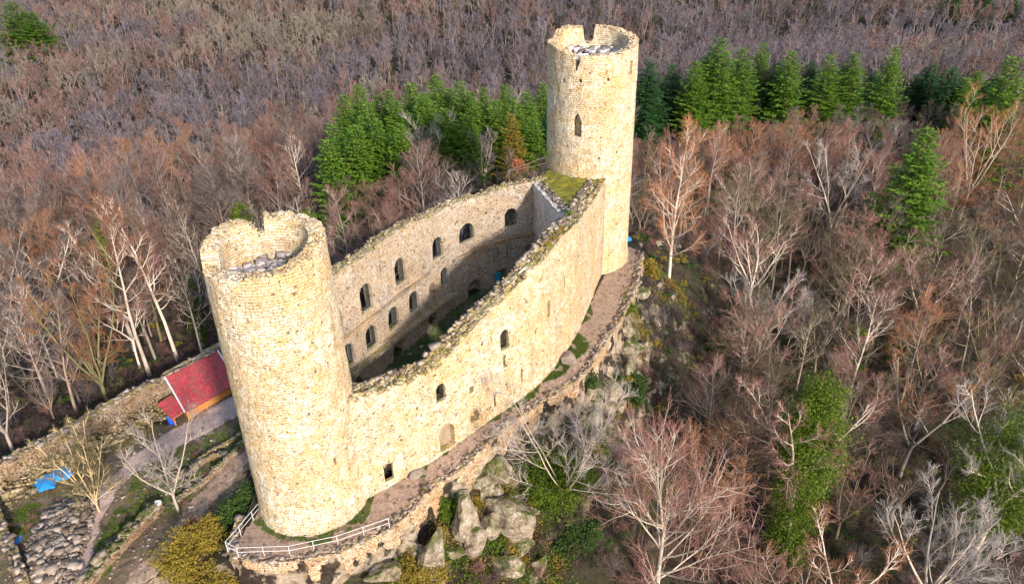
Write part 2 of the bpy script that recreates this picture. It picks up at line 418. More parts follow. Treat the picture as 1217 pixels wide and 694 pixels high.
FTH = 2.1
def smooth_line(P, k=3, step=.35):
    Q, s = resample(P, step)
    for _ in range(k * 6):
        Q[1:-1] = .25 * Q[:-2] + .5 * Q[1:-1] + .25 * Q[2:]
    return Q
FRONT_S = smooth_line(FRONT); BACK_S = smooth_line(BACK)
COURT = np.vstack([BACK_S, offset_line(FRONT_S, FTH)[::-1]])
def court_floor(x, y): return np.interp(y, [73, 80], [3.0, 4.6])

def terrain_z(X, Y):
    T = tps(X, Y) + 9 * fbm(X / 80, Y / 55, 41) * np.clip((Y - 205) / 60, 0, 1) + 1.6 * fbm(X / 14, Y / 14, 3) * np.clip((np.hypot(X, Y - 60) - 50) / 60, 0.15, 2.2)
    d, arc, seg = dline(X, Y, PLAT, True)
    ins = inpoly(X, Y, PLAT)
    fr = seg < N_FRONT
    z0 = zp(Y)
    drop = np.where(fr, np.interp(seg, [0, 4, 7, 13], [3.0, 3.6, 2.6, 1.6]), .8)
    k = np.where(fr, 4.6, 8.0)
    ze = z0 - drop
    wgt = np.exp(-d / k)
    rough = (fbm(X / 2.2, Y / 2.2, 9) * 2.6 + np.abs(fbm(X / 4.5, Y / 4.5, 21)) * 3.2) * np.clip(d / 2, 0, 1) * np.exp(-d / 14) * np.where(fr, 1, .3)
    out = T + (ze - T) * wgt + rough + .35 * fbm(X / 1.5, Y / 1.5, 5)
    z = np.where(ins, z0 + .22 * fbm(X / 3.1, Y / 3.1, 8), out)
    ic = inpoly(X, Y, COURT)
    z = np.where(ic, court_floor(X, Y) + .25 * fbm(X / 1.5, Y / 1.5, 12), z)
    return z

def axis(lo, a, b, hi, step, grow=1.09):
    c = list(np.arange(a, b + step / 2, step)); st = step; v = c[-1]
    while v < hi: st *= grow; v += st; c.append(v)
    st = step; v = a; l = []
    while v > lo: st *= grow; v -= st; l.append(v)
    return np.array(l[::-1] + c)
GX = axis(-1600, -64, 46, 1600, .5); GY = axis(-160, 34, 106, 1700, .5)
XX, YY = np.meshgrid(GX, GY, indexing='ij')
GZ = terrain_z(XX, YY)
def H(x, y):
    x = np.asarray(x, float); y = np.asarray(y, float)
    i = np.clip(np.searchsorted(GX, x) - 1, 0, len(GX) - 2); j = np.clip(np.searchsorted(GY, y) - 1, 0, len(GY) - 2)
    u = np.clip((x - GX[i]) / (GX[i + 1] - GX[i]), 0, 1); v = np.clip((y - GY[j]) / (GY[j + 1] - GY[j]), 0, 1)
    return GZ[i, j] * (1 - u) * (1 - v) + GZ[i + 1, j] * u * (1 - v) + GZ[i, j + 1] * (1 - u) * v + GZ[i + 1, j + 1] * u * v
_nx, _ny = XX.shape
_id = np.arange(_nx * _ny).reshape(_nx, _ny)
_F = np.stack([_id[:-1, :-1], _id[1:, :-1], _id[1:, 1:], _id[:-1, 1:]], -1).reshape(-1, 4)
tag(link('ground', mesh_np('ground', np.stack([XX, YY, GZ], -1).reshape(-1, 3), _F, True), MT['ground']), kind='structure')

def patch(name, poly, mat, step=.25, off=.05, edge=.35, kind='structure'):
    poly = np.asarray(poly, float)[:, :2]; lo = poly.min(0) - .5; hi = poly.max(0) + .5
    xs = np.arange(lo[0], hi[0], step); ys = np.arange(lo[1], hi[1], step)
    A, B = np.meshgrid(xs, ys, indexing='ij')
    cx = (A[:-1, :-1] + step / 2); cy = (B[:-1, :-1] + step / 2)
    n1 = fbm(cx / .9, cy / .9, 31) * edge * 4; n2 = fbm(cx / .9, cy / .9, 57) * edge * 4
    m = inpoly(cx + n1, cy + n2, poly)
    ids = np.arange(A.size).reshape(A.shape)
    F = np.stack([ids[:-1, :-1], ids[1:, :-1], ids[1:, 1:], ids[:-1, 1:]], -1)[m]
    Z = H(A, B) + off
    V = np.stack([A, B, Z], -1).reshape(-1, 3)
    used, inv = np.unique(F, return_inverse=True)
    me = mesh_np(name, V[used], inv.reshape(-1, 4), True)
    return tag(link(name, me, mat), kind=kind)

def strip_poly(cl, w):
    cl = np.asarray(cl, float)[:, :2]; Q, s = resample(cl, .8); Q = smooth_line(cl, 1, .8)
    ww = np.interp(np.linspace(0, 1, len(Q)), np.linspace(0, 1, len(w)), w)[:, None] / 2
    T = np.gradient(Q, axis=0); T /= np.linalg.norm(T, axis=1)[:, None]; N = np.stack([-T[:, 1], T[:, 0]], 1)
    return np.vstack([Q + N * ww, (Q - N * ww)[::-1]])

def P2(l, z):
    return [PX(a, b, z)[:2] for a, b in l]

# trodden dirt round the castle
ledge = PLAT[:N_FRONT]
patch('castle_path', np.vstack([ledge + np.array([-.15, .15]), [(17, 95)], FRONT[::-1][1:], [(-17, 45), (-20, 46), (-24, 47.5)]]), MT['path'], .25, .05, .1)
patch('yard_path', strip_poly(P2([(85, 710), (100, 660), (113, 622), (128, 590), (150, 565), (190, 540), (240, 515), (300, 488)], -4.1), [1.6, 1.7, 1.8, 2.2, 3.0, 4.5, 5.5, 6]), MT['yardpath'], .25, .06, .25)
patch('lower_path', strip_poly(P2([(150, 710), (200, 672), (225, 640), (245, 612), (285, 585), (315, 548)], -3.9), [2.2, 2.2, 2.4, 2.6, 2.8]), MT['path'], .25, .06, .25)
patch('yard_ground', P2([(-20, 600), (60, 530), (130, 520), (200, 505), (235, 480), (300, 455), (330, 560), (250, 690), (0, 720)], -4.2), MT['pathdark'], .4, .02, .5)
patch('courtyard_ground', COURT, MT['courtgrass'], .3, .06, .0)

# ------------------------------------------------------------------ stone builders
def wall_at(P, s):
    L = np.r_[0, np.cumsum(np.hypot(*np.diff(P, axis=0).T))]
    p = np.array([np.interp(s, L, P[:, 0]), np.interp(s, L, P[:, 1])])
    q = np.array([np.interp(s + .3, L, P[:, 0]), np.interp(s + .3, L, P[:, 1])]); r = np.array([np.interp(s - .3, L, P[:, 0]), np.interp(s - .3, L, P[:, 1])])
    t = q - r; t /= np.linalg.norm(t)
    return p, t

def section_sweep(cols):
    """cols (n,m,3): closed ring per column -> verts, faces"""
    n, m, _ = cols.shape
    V = cols.reshape(-1, 3); F = []
    i = np.arange(n - 1)[:, None]; k = np.arange(m)[None]
    a = i * m + k; b = i * m + (k + 1) % m
    F = np.stack([a, b, b + m, a + m], -1).reshape(-1, 4)
    return V, F

def wall_mesh(P, th, zb, zt, rough=.05, step=.35, K=16, rag=.25, seed=0, left=True, nt=4, topslope=0.):
    """solid wall: P is one face, thickness to the left (or right) of travel"""
    Q, s = resample(P, step)
    if isinstance(th, (int, float)): th_ = np.full(len(s), float(th))
    else: th_ = np.interp(s / s[-1], np.linspace(0, 1, len(th)), th)
    T = np.gradient(Q, axis=0); T /= np.linalg.norm(T, axis=1)[:, None]
    N = np.stack([-T[:, 1], T[:, 0]], 1) * (1 if left else -1)
    zb_ = np.array([zb(q, t) for q, t in zip(Q, s)]); zt_ = np.array([zt(q, t) for q, t in zip(Q, s)])
    cols = []
    for i in range(len(s)):
        col = []
        u = np.linspace(0, 1, K)
        for j in range(K):
            z = zb_[i] + (zt_[i] - zb_[i]) * u[j]
            if j == K - 1: z += rag * round(3 * (vnoise(s[i] / .8, 0.5, seed) - .5)) / 1.5
            p = Q[i] - N[i] * rough * 2 * fbm(s[i] / .9, z / .6, seed + 3) * 2
            col.append((p[0], p[1], z))
        for j in range(1, nt):
            f = j / nt; z = zt_[i] + topslope * f + rag * round(3 * (vnoise(s[i] / .8, j * 1.7 + .5, seed) - .5)) / 1.5
            p = Q[i] + N[i] * th_[i] * f; col.append((p[0], p[1], z))
        for j in range(K - 1, -1, -1):
            z = zb_[i] + (zt_[i] + topslope - zb_[i]) * u[j]
            if j == K - 1: z += rag * round(3 * (vnoise(s[i] / .8, 9.5, seed) - .5)) / 1.5
            p = Q[i] + N[i] * (th_[i] + rough * 4 * fbm(s[i] / .9, z / .6, seed + 8))
            col.append((p[0], p[1], z))
        cols.append(col if left else col[::-1])
    cols = np.array(cols); n, m, _ = cols.shape
    V, F = section_sweep(cols)
    me = bpy.data.meshes.new('wall')
    me.from_pydata([tuple(v) for v in V], [], [tuple(f[::-1]) for f in F.tolist()] + [tuple(range(m)), tuple(range((n - 1) * m, n * m))[::-1]])
    me.update()
    return me

def fix_normals(me):
    bm = bmesh.new(); bm.from_mesh(me); bmesh.ops.recalc_face_normals(bm, faces=bm.faces); bm.to_mesh(me); bm.free()

def line_uv(me, P, z0=0.):
    """u along the line, v = height; plan coordinates on level faces"""
    nl = len(me.loops); vi = np.empty(nl, np.int32); me.loops.foreach_get('vertex_index', vi)
    co = np.empty(len(me.vertices) * 3, np.float32); me.vertices.foreach_get('co', co); co = co.reshape(-1, 3)
    d, arc, seg = dline(co[:, 0], co[:, 1], P)
    npoly = len(me.polygons); nr = np.empty(npoly * 3, np.float32); me.polygons.foreach_get('normal', nr); nr = nr.reshape(-1, 3)
    lt = np.empty(npoly, np.int32); me.polygons.foreach_get('loop_total', lt)
    lv = np.repeat(np.abs(nr[:, 2]) > .75, lt)
    T = np.gradient(P, axis=0); T /= np.linalg.norm(T, axis=1)[:, None]
    dots = np.abs((nr[:, :2] * T[np.clip(seg[0], 0, len(T) - 1)]).sum(1)) if False else None
    uv = np.stack([arc[vi], co[vi, 2]], 1)
    uv[lv] = np.stack([arc[vi], d[vi] * .9], 1)[lv]
    # end and reveal faces: run across the thickness
    sc = np.repeat(np.zeros(npoly, bool), lt)
    L = me.uv_layers.new(name='UVMap') if not me.uv_layers else me.uv_layers[0]
    uvx = uv.copy(); uvx[~lv, 0] += d[vi][~lv]
    L.data.foreach_set('uv', uvx.astype(np.float32).ravel())

def radial_uv(me, c, Rm):
    nl = len(me.loops); vi = np.empty(nl, np.int32); me.loops.foreach_get('vertex_index', vi)
    co = np.empty(len(me.vertices) * 3, np.float32); me.vertices.foreach_get('co', co); co = co.reshape(-1, 3)
    th = np.arctan2(co[:, 1] - c[1], co[:, 0] - c[0]); rr = np.hypot(co[:, 0] - c[0], co[:, 1] - c[1])
    npoly = len(me.polygons); nr = np.empty(npoly * 3, np.float32); me.polygons.foreach_get('normal', nr); nr = nr.reshape(-1, 3)
    lt = np.empty(npoly, np.int32); me.polygons.foreach_get('loop_total', lt); ls = np.empty(npoly, np.int32); me.polygons.foreach_get('loop_start', ls)
    lv = np.repeat(np.abs(nr[:, 2]) > .75, lt)
    t = th[vi].copy()
    # seam at +y (back, hidden)
    t = np.mod(t - math.pi / 2, 2 * math.pi)
    first = np.repeat(t[ls], lt)
    t = np.where(t - first > math.pi, t - 2 * math.pi, np.where(first - t > math.pi, t + 2 * math.pi, t))
    uv = np.stack([t * Rm, co[vi, 2]], 1)
    uv[lv] = np.stack([t * Rm, rr[vi]], 1)[lv]
    L = me.uv_layers.new(name='UVMap') if not me.uv_layers else me.uv_layers[0]
    L.data.foreach_set('uv', uv.astype(np.float32).ravel())

def arch_cutter(mb, p, t, z0, wd, ht, depth, back=.6, arch=True, out=None, flare=1.):
    """opening: p = point on the face, t = tangent, z0 = bottom; extends 'depth' along the inward normal"""
    n = np.array([-t[1], t[0]]) if out is None else -np.asarray(out)
    prof = [(-wd / 2, 0), (wd / 2, 0)]
    if arch == 'pt':
        prof += [(wd / 2, ht * .62), (wd * .36, ht * .8), (0, ht), (-wd * .36, ht * .8), (-wd / 2, ht * .62)]
    elif arch:
        hh = ht - wd / 2
        prof += [(wd / 2 * math.cos(a), hh + wd / 2 * math.sin(a)) for a in np.linspace(0, math.pi, 9)]
    else: prof += [(wd / 2, ht), (-wd / 2, ht)]
    k = len(prof); V = []
    for dd in (-back, depth):
        for a, b in prof:
            if dd > 0 and flare > 1: a *= flare; b = b * 1.05 - .35
            V.append((p[0] + t[0] * a + n[0] * dd, p[1] + t[1] * a + n[1] * dd, z0 + b))
    F = [tuple(range(k)), tuple(range(k, 2 * k))[::-1]] + [(i, i + k, (i + 1) % k + k, (i + 1) % k) for i in range(k)]
    mb.add(V, F)

def dark_cavity(mb, p, t, z0, wd, ht, depth):
    """added wider cavity behind the thin outer skin, shaped so the window looks dark"""
    w2 = min(wd * 2.0, wd + 1.2); n = np.array([-t[1], t[0]]); V = []
    for dd, q in ((.38, 1.), (depth, 1.25)):
        for a, b in ((-w2 / 2 * q, -.75), (w2 / 2 * q, -.75), (w2 / 2 * q, ht * .95), (0, ht + .3), (-w2 / 2 * q, ht * .95)):
            V.append((p[0] + t[0] * a + n[0] * dd, p[1] + t[1] * a + n[1] * dd, z0 + b))
    k = 5; mb.add(V, [tuple(range(k)), tuple(range(k, 2 * k))[::-1]] + [(i, i + k, (i + 1) % k + k, (i + 1) % k) for i in range(k)])

def carve(me, mb):
    o = bpy.data.objects.new('tmp', me); COL.objects.link(o)
    c = mb.build('tmpc'); fix_normals(c.data); fix_normals(me)
    md = o.modifiers.new('b', 'BOOLEAN'); md.operation = 'DIFFERENCE'; md.object = c; md.solver = 'EXACT'; md.use_self = False
    dg = bpy.context.evaluated_depsgraph_get()
    res = bpy.data.meshes.new_from_object(o.evaluated_get(dg))
    bpy.data.objects.remove(o); bpy.data.objects.remove(c)
    return res

def stones_mesh(name, C, size, flat=.6, seed=0, ang=None):
    """many irregular blocks as one mesh"""
    r = np.random.default_rng(seed); n = len(C)
    base = np.array([(a, b, d) for a in (-.5, .5) for b in (-.5, .5) for d in (-.5, .5)])
    Fb = np.array([(0, 1, 3, 2), (4, 6, 7, 5), (0, 4, 5, 1), (2, 3, 7, 6), (0, 2, 6, 4), (1, 5, 7, 3)])
    sz = np.asarray(size)[:, None] * r.uniform(.6, 1.3, (n, 3)) * np.array([1.25, .85, flat])
    P = base[None] * sz[:, None] * r.uniform(.62, 1.15, (n, 8, 3))
    a = r.uniform(0, 6.28, n) if ang is None else ang + r.normal(0, .25, n); b = r.normal(0, .22, n); c = r.normal(0, .22, n)
    ca, sa = np.cos(a)[:, None], np.sin(a)[:, None]
    y = P[..., 1] * np.cos(b)[:, None] - P[..., 2] * np.sin(b)[:, None]; z = P[..., 1] * np.sin(b)[:, None] + P[..., 2] * np.cos(b)[:, None]; x = P[..., 0]
    x, z = x * np.cos(c)[:, None] + z * np.sin(c)[:, None], -x * np.sin(c)[:, None] + z * np.cos(c)[:, None]
    X = x * ca - y * sa; Y = x * sa + y * ca
    V = np.stack([X, Y, z], -1) + np.asarray(C)[:, None]
    F = (Fb[None] + (np.arange(n) * 8)[:, None, None]).reshape(-1, 4)
    return mesh_np(name, V.reshape(-1, 3), F)

def cap_stones(name, P, th, ztf, parent, mat, per_m=7, size=.34, seed=0, left=True, lo=0., hi=1.):
    Q, s = resample(P, .25); T = np.gradient(Q, axis=0); T /= np.linalg.norm(T, axis=1)[:, None]; N = np.stack([-T[:, 1], T[:, 0]], 1) * (1 if left else -1)
    r = np.random.default_rng(seed); n = int(s[-1] * per_m); i = r.integers(0, len(Q), n); f = r.uniform(lo, hi, n)
    C = Q[i] + N[i] * (th * f)[:, None] + T[i] * r.uniform(-.15, .15, n)[:, None]
    z = np.array([ztf(Q[k], s[k]) for k in i]) + r.uniform(-.05, .2, n)
    z = z - .06
    me = stones_mesh(name, np.c_[C, z], np.clip(r.lognormal(-.25, .5, n), .3, 2.4) * size, .55, seed, ang=np.arctan2(T[i, 1], T[i, 0]))
    return tag(link(name, me, mat, parent), kind='stuff')

MT['floor_shade'] = mottled('shaded_floor', [(.03, .025, .03), (.10, .08, .08)], 2.)  # tower floor colour darkened to stand for shadow inside the crown
# ------------------------------------------------------------------ towers
def tower(name, label, c, R0, R1, z0, zref, rim, th, zfloor, zin, mat, cuts, seed, ridge=None, plinth=None, ridge_amt=.2):
    n = 144; K = 40
    rt_, rz_ = zip(*rim)
    cols = []
    for i in range(n + 1):
        a = -math.pi + 2 * math.pi * i / n; ad = math.degrees(a)
        aw = a if i < n else -math.pi
        zt = float(np.interp(ad, rt_, rz_)) + .10 * round(4 * (vnoise(i / 1.6 if i < n else 0, 3.3, seed) - .5))
        ca, sa = math.cos(aw), math.sin(aw); col = []
        rd = 0.
        if ridge is not None: rd = max(0, 1 - abs(ad - ridge) / 40.) * ridge_amt
        for j in range(K):
            z = z0 + (zt - z0) * j / (K - 1)
            Rr = R0 + (R1 - R0) * (z - z0) / (zref - z0) + rd + .09 * fbm(i / 2.0, z / .7, seed + 3) * 2 * (0 if i in (0, n) else 1)
            if plinth and z < plinth[0] + .1 * math.sin(i * .3): Rr += plinth[1]
            col.append((c[0] + ca * Rr, c[1] + sa * Rr, z))
        for j in range(1, 4):
            f = j / 4; Rr = R1 + rd * .5 - th * f
            z = zt + .07 * round(3 * (vnoise(i / 1.5 if i < n else 0, j * 2.3, seed + 1) - .5)) - .10 * (f > .6)
            col.append((c[0] + ca * Rr, c[1] + sa * Rr, z))
        for j in range(10):
            z = zt - .1 + (zin - zt) * j / 9; Rr = R1 - th - .1 * fbm(i / 2., z, seed + 5) * (0 if i in (0, n) else 1)
            col.append((c[0] + ca * Rr, c[1] + sa * Rr, z))
        cols.append(col)
    cols = np.array(cols)[:-1]; n_, m, _ = cols.shape
    i = np.arange(n_)[:, None]; k = np.arange(m)[None]; i2 = (i + 1) % n_
    a = i * m + k; b = i * m + (k + 1) % m; a2 = i2 * m + k; b2 = i2 * m + (k + 1) % m
    F = np.stack([a, a2, b2, b], -1).reshape(-1, 4)
    me = bpy.data.meshes.new('t'); me.from_pydata([tuple(v) for v in cols.reshape(-1, 3)], [], F.tolist()); me.update()
    mb = MB()
    for (ad, zc, wd, ht, depth, arch) in cuts:
        a = R(ad); rr = R0 + (R1 - R0) * (zc - z0) / (zref - z0)
        o = np.array([math.cos(a), math.sin(a)]); p = np.array(c) + o * rr; t = np.array([-o[1], o[0]])
        arch_cutter(mb, p, t, zc - ht / 2, wd, ht, depth, .7, arch, out=o)
    me = carve(me, mb)
    radial_uv(me, c, (R0 + R1) / 2)
    root = empty(name, (c[0], c[1], z0)); tag(root, label, 'tower')
    off = Matrix.Translation((-c[0], -c[1], -z0)); me.transform(off)
    link('tower_wall', me, mat, root)
    # rubble inside the crown
    ri = R1 - th + .12; V = [(0, 0, zfloor - z0 + .2)]; rings = 7; m2 = 40; F = []
    for q in range(1, rings + 1):
        for k in range(m2):
            a = 2 * math.pi * k / m2; rr = ri * q / rings
            V.append((math.cos(a) * rr, math.sin(a) * rr, zfloor - z0 + .35 * fbm(math.cos(a) * rr, math.sin(a) * rr, seed) * 2))
    for k in range(m2): F.append((0, 1 + k, 1 + (k + 1) % m2))
    for q in range(rings - 1):
        for k in range(m2): F.append((1 + q * m2 + k, 1 + (q + 1) * m2 + k, 1 + (q + 1) * m2 + (k + 1) % m2, 1 + q * m2 + (k + 1) % m2))
    fm = bpy.data.meshes.new('floor'); fm.from_pydata(V, [], F); fm.update()
    link('tower_floor', fm, MT['floor_shade'], root)
    r = np.random.default_rng(seed); nn = 170; a = r.uniform(0, 6.28, nn); rr = ri * np.sqrt(r.uniform(0, 1, nn)) * .96
    C = np.c_[np.cos(a) * rr, np.sin(a) * rr, zfloor - z0 + r.uniform(0, .25, nn) + .35 * (rr / ri) ** 4 + .25 * np.sin(a)]
    sm = stones_mesh('s', C, r.uniform(.25, 1.15, nn), .4, seed)
    tag(link('rubble', sm, MT['slab'], root), kind='stuff')
    # broken stones along the crown
    nn = 520; a = r.uniform(-math.pi, math.pi, nn); f = r.uniform(.0, 1, nn); rr = R1 - th * f
    z = np.interp(np.degrees(a), rt_, rz_) - z0 + r.uniform(-.1, .05, nn)
    sm = stones_mesh('s', np.c_[np.cos(a) * rr, np.sin(a) * rr, z], r.uniform(.15, .30, nn), .6, seed + 1)
    tag(link('crown_stones', sm, mat, root), kind='stuff')
    UVb = sm.uv_layers.new(name='UVMap'); vi = np.empty(len(sm.loops), np.int32); sm.loops.foreach_get('vertex_index', vi)
    co = np.empty(len(sm.vertices) * 3, np.float32); sm.vertices.foreach_get('co', co); co = co.reshape(-1, 3)
    UVb.data.foreach_set('uv', (co[vi][:, :2] + co[vi][:, 2:3]).astype(np.float32).ravel())
    return root

L_RIM = [(-180, 26.3), (-166, 26.1), (-164, 25.0), (-150, 24.9), (-120, 25.15), (-90, 25.4), (-60, 25.5), (-30, 25.8), (0, 26.4), (30, 26.7), (60, 26.9), (90, 27.0), (106, 27.1), (107.5, 25.7), (115, 25.6), (117, 26.3), (135, 27.0), (160, 26.8), (180, 26.3)]
R_RIM = [(-180, 35.0), (-150, 34.8), (-135, 34.3), (-120, 33.9), (-119, 32.3), (-113, 32.3), (-112, 33.8), (-90, 34.0), (-60, 34.1), (-30, 34.6), (0, 35.1), (30, 35.6), (60, 36.1), (80, 36.2), (83, 34.2), (97, 34.2), (100, 36.1), (125, 36.3), (140, 35.8), (150, 34.9), (180, 35.0)]
LC = (-19.2, 49.0); RC = (11.0, 90.7)
_cl = [(-98, 22.0, .35, .4, .8, False), (-128, 21.6, .3, .45, .8, False), (-119, 17.8, .3, .45, .8, False), (-127, 16.1, .22, .35, .6, False), (-123, 16.5, .22, .35, .6, False), (-90, 17.8, .2, .2, .6, False),
       (-97, 13.6, .25, .3, .6, False), (-64, 20.6, .22, .25, .6, False), (-70, 24.0, .25, .25, .6, False), (-118, 9.6, .22, .25, .6, False), (-84, 6.2, .28, .3, .6, False),
       (-60, 12.9, .25, .25, .6, False), (-44, 7.2, .25, .8, .8, False), (-108, 4.8, .25, .25, .6, False), (-75, 9.2, .22, .25, .6, False), (-46, 16.5, .22, .3, .6, False), (-52, 23.6, .25, .3, .6, False)]
tower('round_tower', 'round tower at the near end with a notched hollow top', LC, 5.05, 4.72, -1.5, 25.5, L_RIM, 1.3, 23.2, 19.0, MT['tower'], _cl, 11, plinth=(1.7, .10))
_cr = [(-113, 25.7, 1.15, 3.0, 1.2, 'pt'), (-133, 31.0, .32, .4, .7, False), (-110, 31.1, .35, .45, .7, False), (-77, 31.2, .3, .35, .7, False), (-40, 32.2, .5, 1.6, .35, False),
       (-105, 13.9, .3, .5, .7, False), (-101, 13.0, .3, .5, .7, False), (-60, 22, .22, .3, .6, False), (-140, 27, .22, .3, .6, False), (-85, 21.5, .22, .3, .6, False), (-55, 12, .22, .3, .6, False), (-95, 18.8, .22, .3, .6, False), (-126, 22.9, .3, .25, .5, False)]
tower('round_tower', 'tower at the far end with a pointed window and two high broken stubs on top', RC, 5.85, 5.72, 3.5, 33.5, R_RIM, 1.2, 33.0, 24.0, MT['tower'], _cr, 23, ridge=-95, plinth=(6.0, .14), ridge_amt=.22)

# ------------------------------------------------------------------ front wall
def f_top(q, s): return float(np.interp(s, [0, 3, 6, 8, 12, 14.5, 17, 20, 23, 26, 30, 35, 40, 46], [11.9, 11.9, 11.3, 11.3, 11.5, 12.6, 14.0, 15.3, 16.6, 17.8, 19.0, 18.9, 18.7, 18.6]))
me = wall_mesh(FRONT_S, FTH, lambda q, s: zp(q[1]) - 1.2, f_top, seed=5, K=26, rag=.28, nt=6)
mb = MB(); mb2 = MB()
for (s, zc, wd, ht, dp, ar) in [(20.4, 10.9, 1.15, 2.3, 3, True), (20.3, 8.4, .35, 1.4, 1.0, False), (12.2, 8.5, 1.1, 2.0, 3, True), (15.9, 7.0, .5, .8, 1.2, True), (22.7, 5.5, .25, 1.6, 1.2, False), (18.8, 4.2, .25, 1.7, 1.2, False),
                            (27.1, 11.7, .6, 2.0, .9, False), (30.8, 12.9, .3, 2.2, .8, False), (34.0, 12.6, .3, 2.4, .8, False), (40.4, 9.0, .35, 2.6, .9, False), (42.4, 13.9, .25, .5, .8, False), (42.4, 13.0, .25, .5, .8, False), (37.5, 15.2, .25, .3, .8, False),
                            (16.1, 3.6, 1.1, 1.3, .8, True), (12.5, 3.0, 1.9, 3.0, .9, True), (5.9, 2.1, .95, 2.0, 3, False), (9.5, 8.0, .25, .3, .6, False), (26.0, 7.0, .25, .3, .6, False), (32.5, 8.6, .25, .3, .6, False), (17.5, 11.6, .3, .35, .6, False), (23.6, 13.9, .22, .3, .6, False), (7.5, 5.2, .22, .3, .6, False), (29, 9.6, .22, .3, .6, False), (24.8, 9.9, .22, .6, .6, False), (36.2, 9.4, .3, 1.8, .6, False)]:
    p, t = wall_at(FRONT_S, s); arch_cutter(mb, p, t, zc - ht / 2, wd, ht, min(dp, 1.) if dp > 2 else dp, .6, ar)
    if dp > 2: dark_cavity(mb2, p, t, zc - ht / 2, wd, ht, 3.)  # added cavity that darkens the through windows
me = carve(carve(me, mb), mb2); line_uv(me, FRONT_S)
fw_root = empty('curtain_wall', (0, 58, 2)); tag(fw_root, 'high sunlit front wall curving between the two towers, pierced by slits and small arched windows', 'castle wall')
me.transform(Matrix.Translation((0, -58, -2))); link('wall_face', me, MT['wall'], fw_root)
def shifted(o, root):
    o.data.transform(Matrix.Translation(-root.location)); return o
shifted(cap_stones('broken_top', FRONT_S, FTH, f_top, fw_root, MT['cap'], 34, .22, 3), fw_root)
shifted(cap_stones('broken_top', FRONT_S, .9, lambda q, s: f_top(q, s) + .08, fw_root, MT['stone'], 6, .36, 4, lo=1.4, hi=2.4), fw_root)
p, t = wall_at(FRONT_S, 12.5); n_ = np.array([-t[1], t[0]])
mb = MB(); mb.box((p[0] + n_[0] * .95 , p[1] + n_[1] * .95 - 58, 2.7 - 2), (1.9, .3, 2.4), math.atan2(t[1], t[0])); mb.build('walled_up_door', MT['inner'], fw_root)

# ------------------------------------------------------------------ back wall (long court wall)
BTH = 1.8
def b_top(q, s): return float(np.interp(s, [0, 4, 8, 11, 12, 18, 22, 26, 30, 34, 40], [17.6, 17.8, 17.8, 17.9, 18.3, 18.4, 18.0, 18.3, 17.9, 18.4, 18.6]))
me = wall_mesh(BACK_S, BTH, lambda q, s: -2., b_top, seed=15, K=30, rag=.22, nt=6, topslope=-.25)
mb = MB(); mb2 = MB()
for (s, zc, wd, ht, dp, ar) in [(3.6, 12.9, 1.9, 3.2, 3, True), (8.6, 13.3, 2.0, 3.2, 3, True), (14.8, 13.7, 2.0, 3.1, 3, True), (22.0, 13.7, 2.1, 2.7, 3, True), (27.3, 13.9, 2.7, 2.4, 3, True), (34.4, 14.1, 1.9, 2.5, 3, True),
                            (4.6, 8.3, 2.0, 2.8, 3, True), (8.6, 8.4, 2.0, 2.7, 3, True), (12.7, 8.7, 2.0, 2.7, 3, True), (16.7, 8.8, 1.9, 2.7, 3, True), (20.2, 9.0, 1.2, 1.5, 1.0, True), (22.9, 9.4, 1.5, 2.5, 3, True),
                            (31.9, 9.3, .95, 2.1, 3, False), (34.0, 9.4, .95, 2.1, 3, False), (36.8, 9.3, .7, .9, .9, False), (5.4, 4.1, 1.5, 1.9, 1.2, True), (12.8, 4.2, 1.8, 2.3, 1.2, True), (20.0, 4.7, 1.8, 2.1, 1.2, True), (28.1, 5.7, 2.4, 2.4, 1.2, True), (32.6, 6.0, 1.6, 2.0, 1.2, False),
                            (6.4, 10.0, .4, .4, .6, False), (14.6, 10.6, .3, .9, .6, False), (10.6, 10.2, .3, .4, .6, False), (25.5, 9.5, .3, .4, .6, False), (11.4, 15.6, .3, .3, .6, False), (17.6, 15.0, .3, .4, .6, False), (6.0, 15.6, .3, .4, .6, False), (19, 12.4, .3, .5, .6, False), (30.6, 15.6, .3, .3, .6, False)]:
    p, t = wall_at(BACK_S, s)
    n_ = np.array([-t[1], t[0]]); arch_cutter(mb, p, t, zc - ht / 2, wd, ht, min(dp, 1.) if dp > 2 else dp, .6, ar)
    if dp > 2: dark_cavity(mb2, p, t, zc - ht / 2, wd if s < 31 or zc > 11 else .6, ht, 3.)
me = carve(carve(me, mb), mb2); line_uv(me, BACK_S)
bw_root = empty('curtain_wall', (-8, 75, 2)); tag(bw_root, 'long rear wall facing the shaded court, with two rows of arched window openings', 'castle wall')
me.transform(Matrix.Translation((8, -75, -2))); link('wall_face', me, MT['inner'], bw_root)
shifted(cap_stones('broken_top', BACK_S, BTH, lambda q, s: b_top(q, s) - .1, bw_root, MT['cap'], 26, .22, 6), bw_root)
def ledge_strip(P, s0, s1, z0, z1, out, h, name, mat, parent):
    Q, s = resample(P, .35); m = (s >= s0) & (s <= s1); Q = Q[m]; s = s[m]
    me = wall_mesh(Q, out, lambda q, t: z0 + (z1 - z0) * t / (s1 - s0) - h / 2 , lambda q, t: z0 + (z1 - z0) * t / (s1 - s0) + h / 2, rough=.04, K=3, rag=.05, seed=int(z0 * 7), left=False, nt=2)
    fix_normals(me); line_uv(me, P); o = link(name, me, mat, parent); return shifted(o, parent)
ledge_strip(BACK_S, .2, 20.2, 10.5, 11.3, .42, .3, 'string_course', MT['slate'], bw_root)
ledge_strip(BACK_S, 24.3, 39.2, 11.0, 11.5, .42, .32, 'string_course', MT['slate'], bw_root)
ledge_strip(BACK_S, .2, 24.2, 6.1, 6.6, .85, .35, 'floor_ledge', MT['inner'], bw_root)
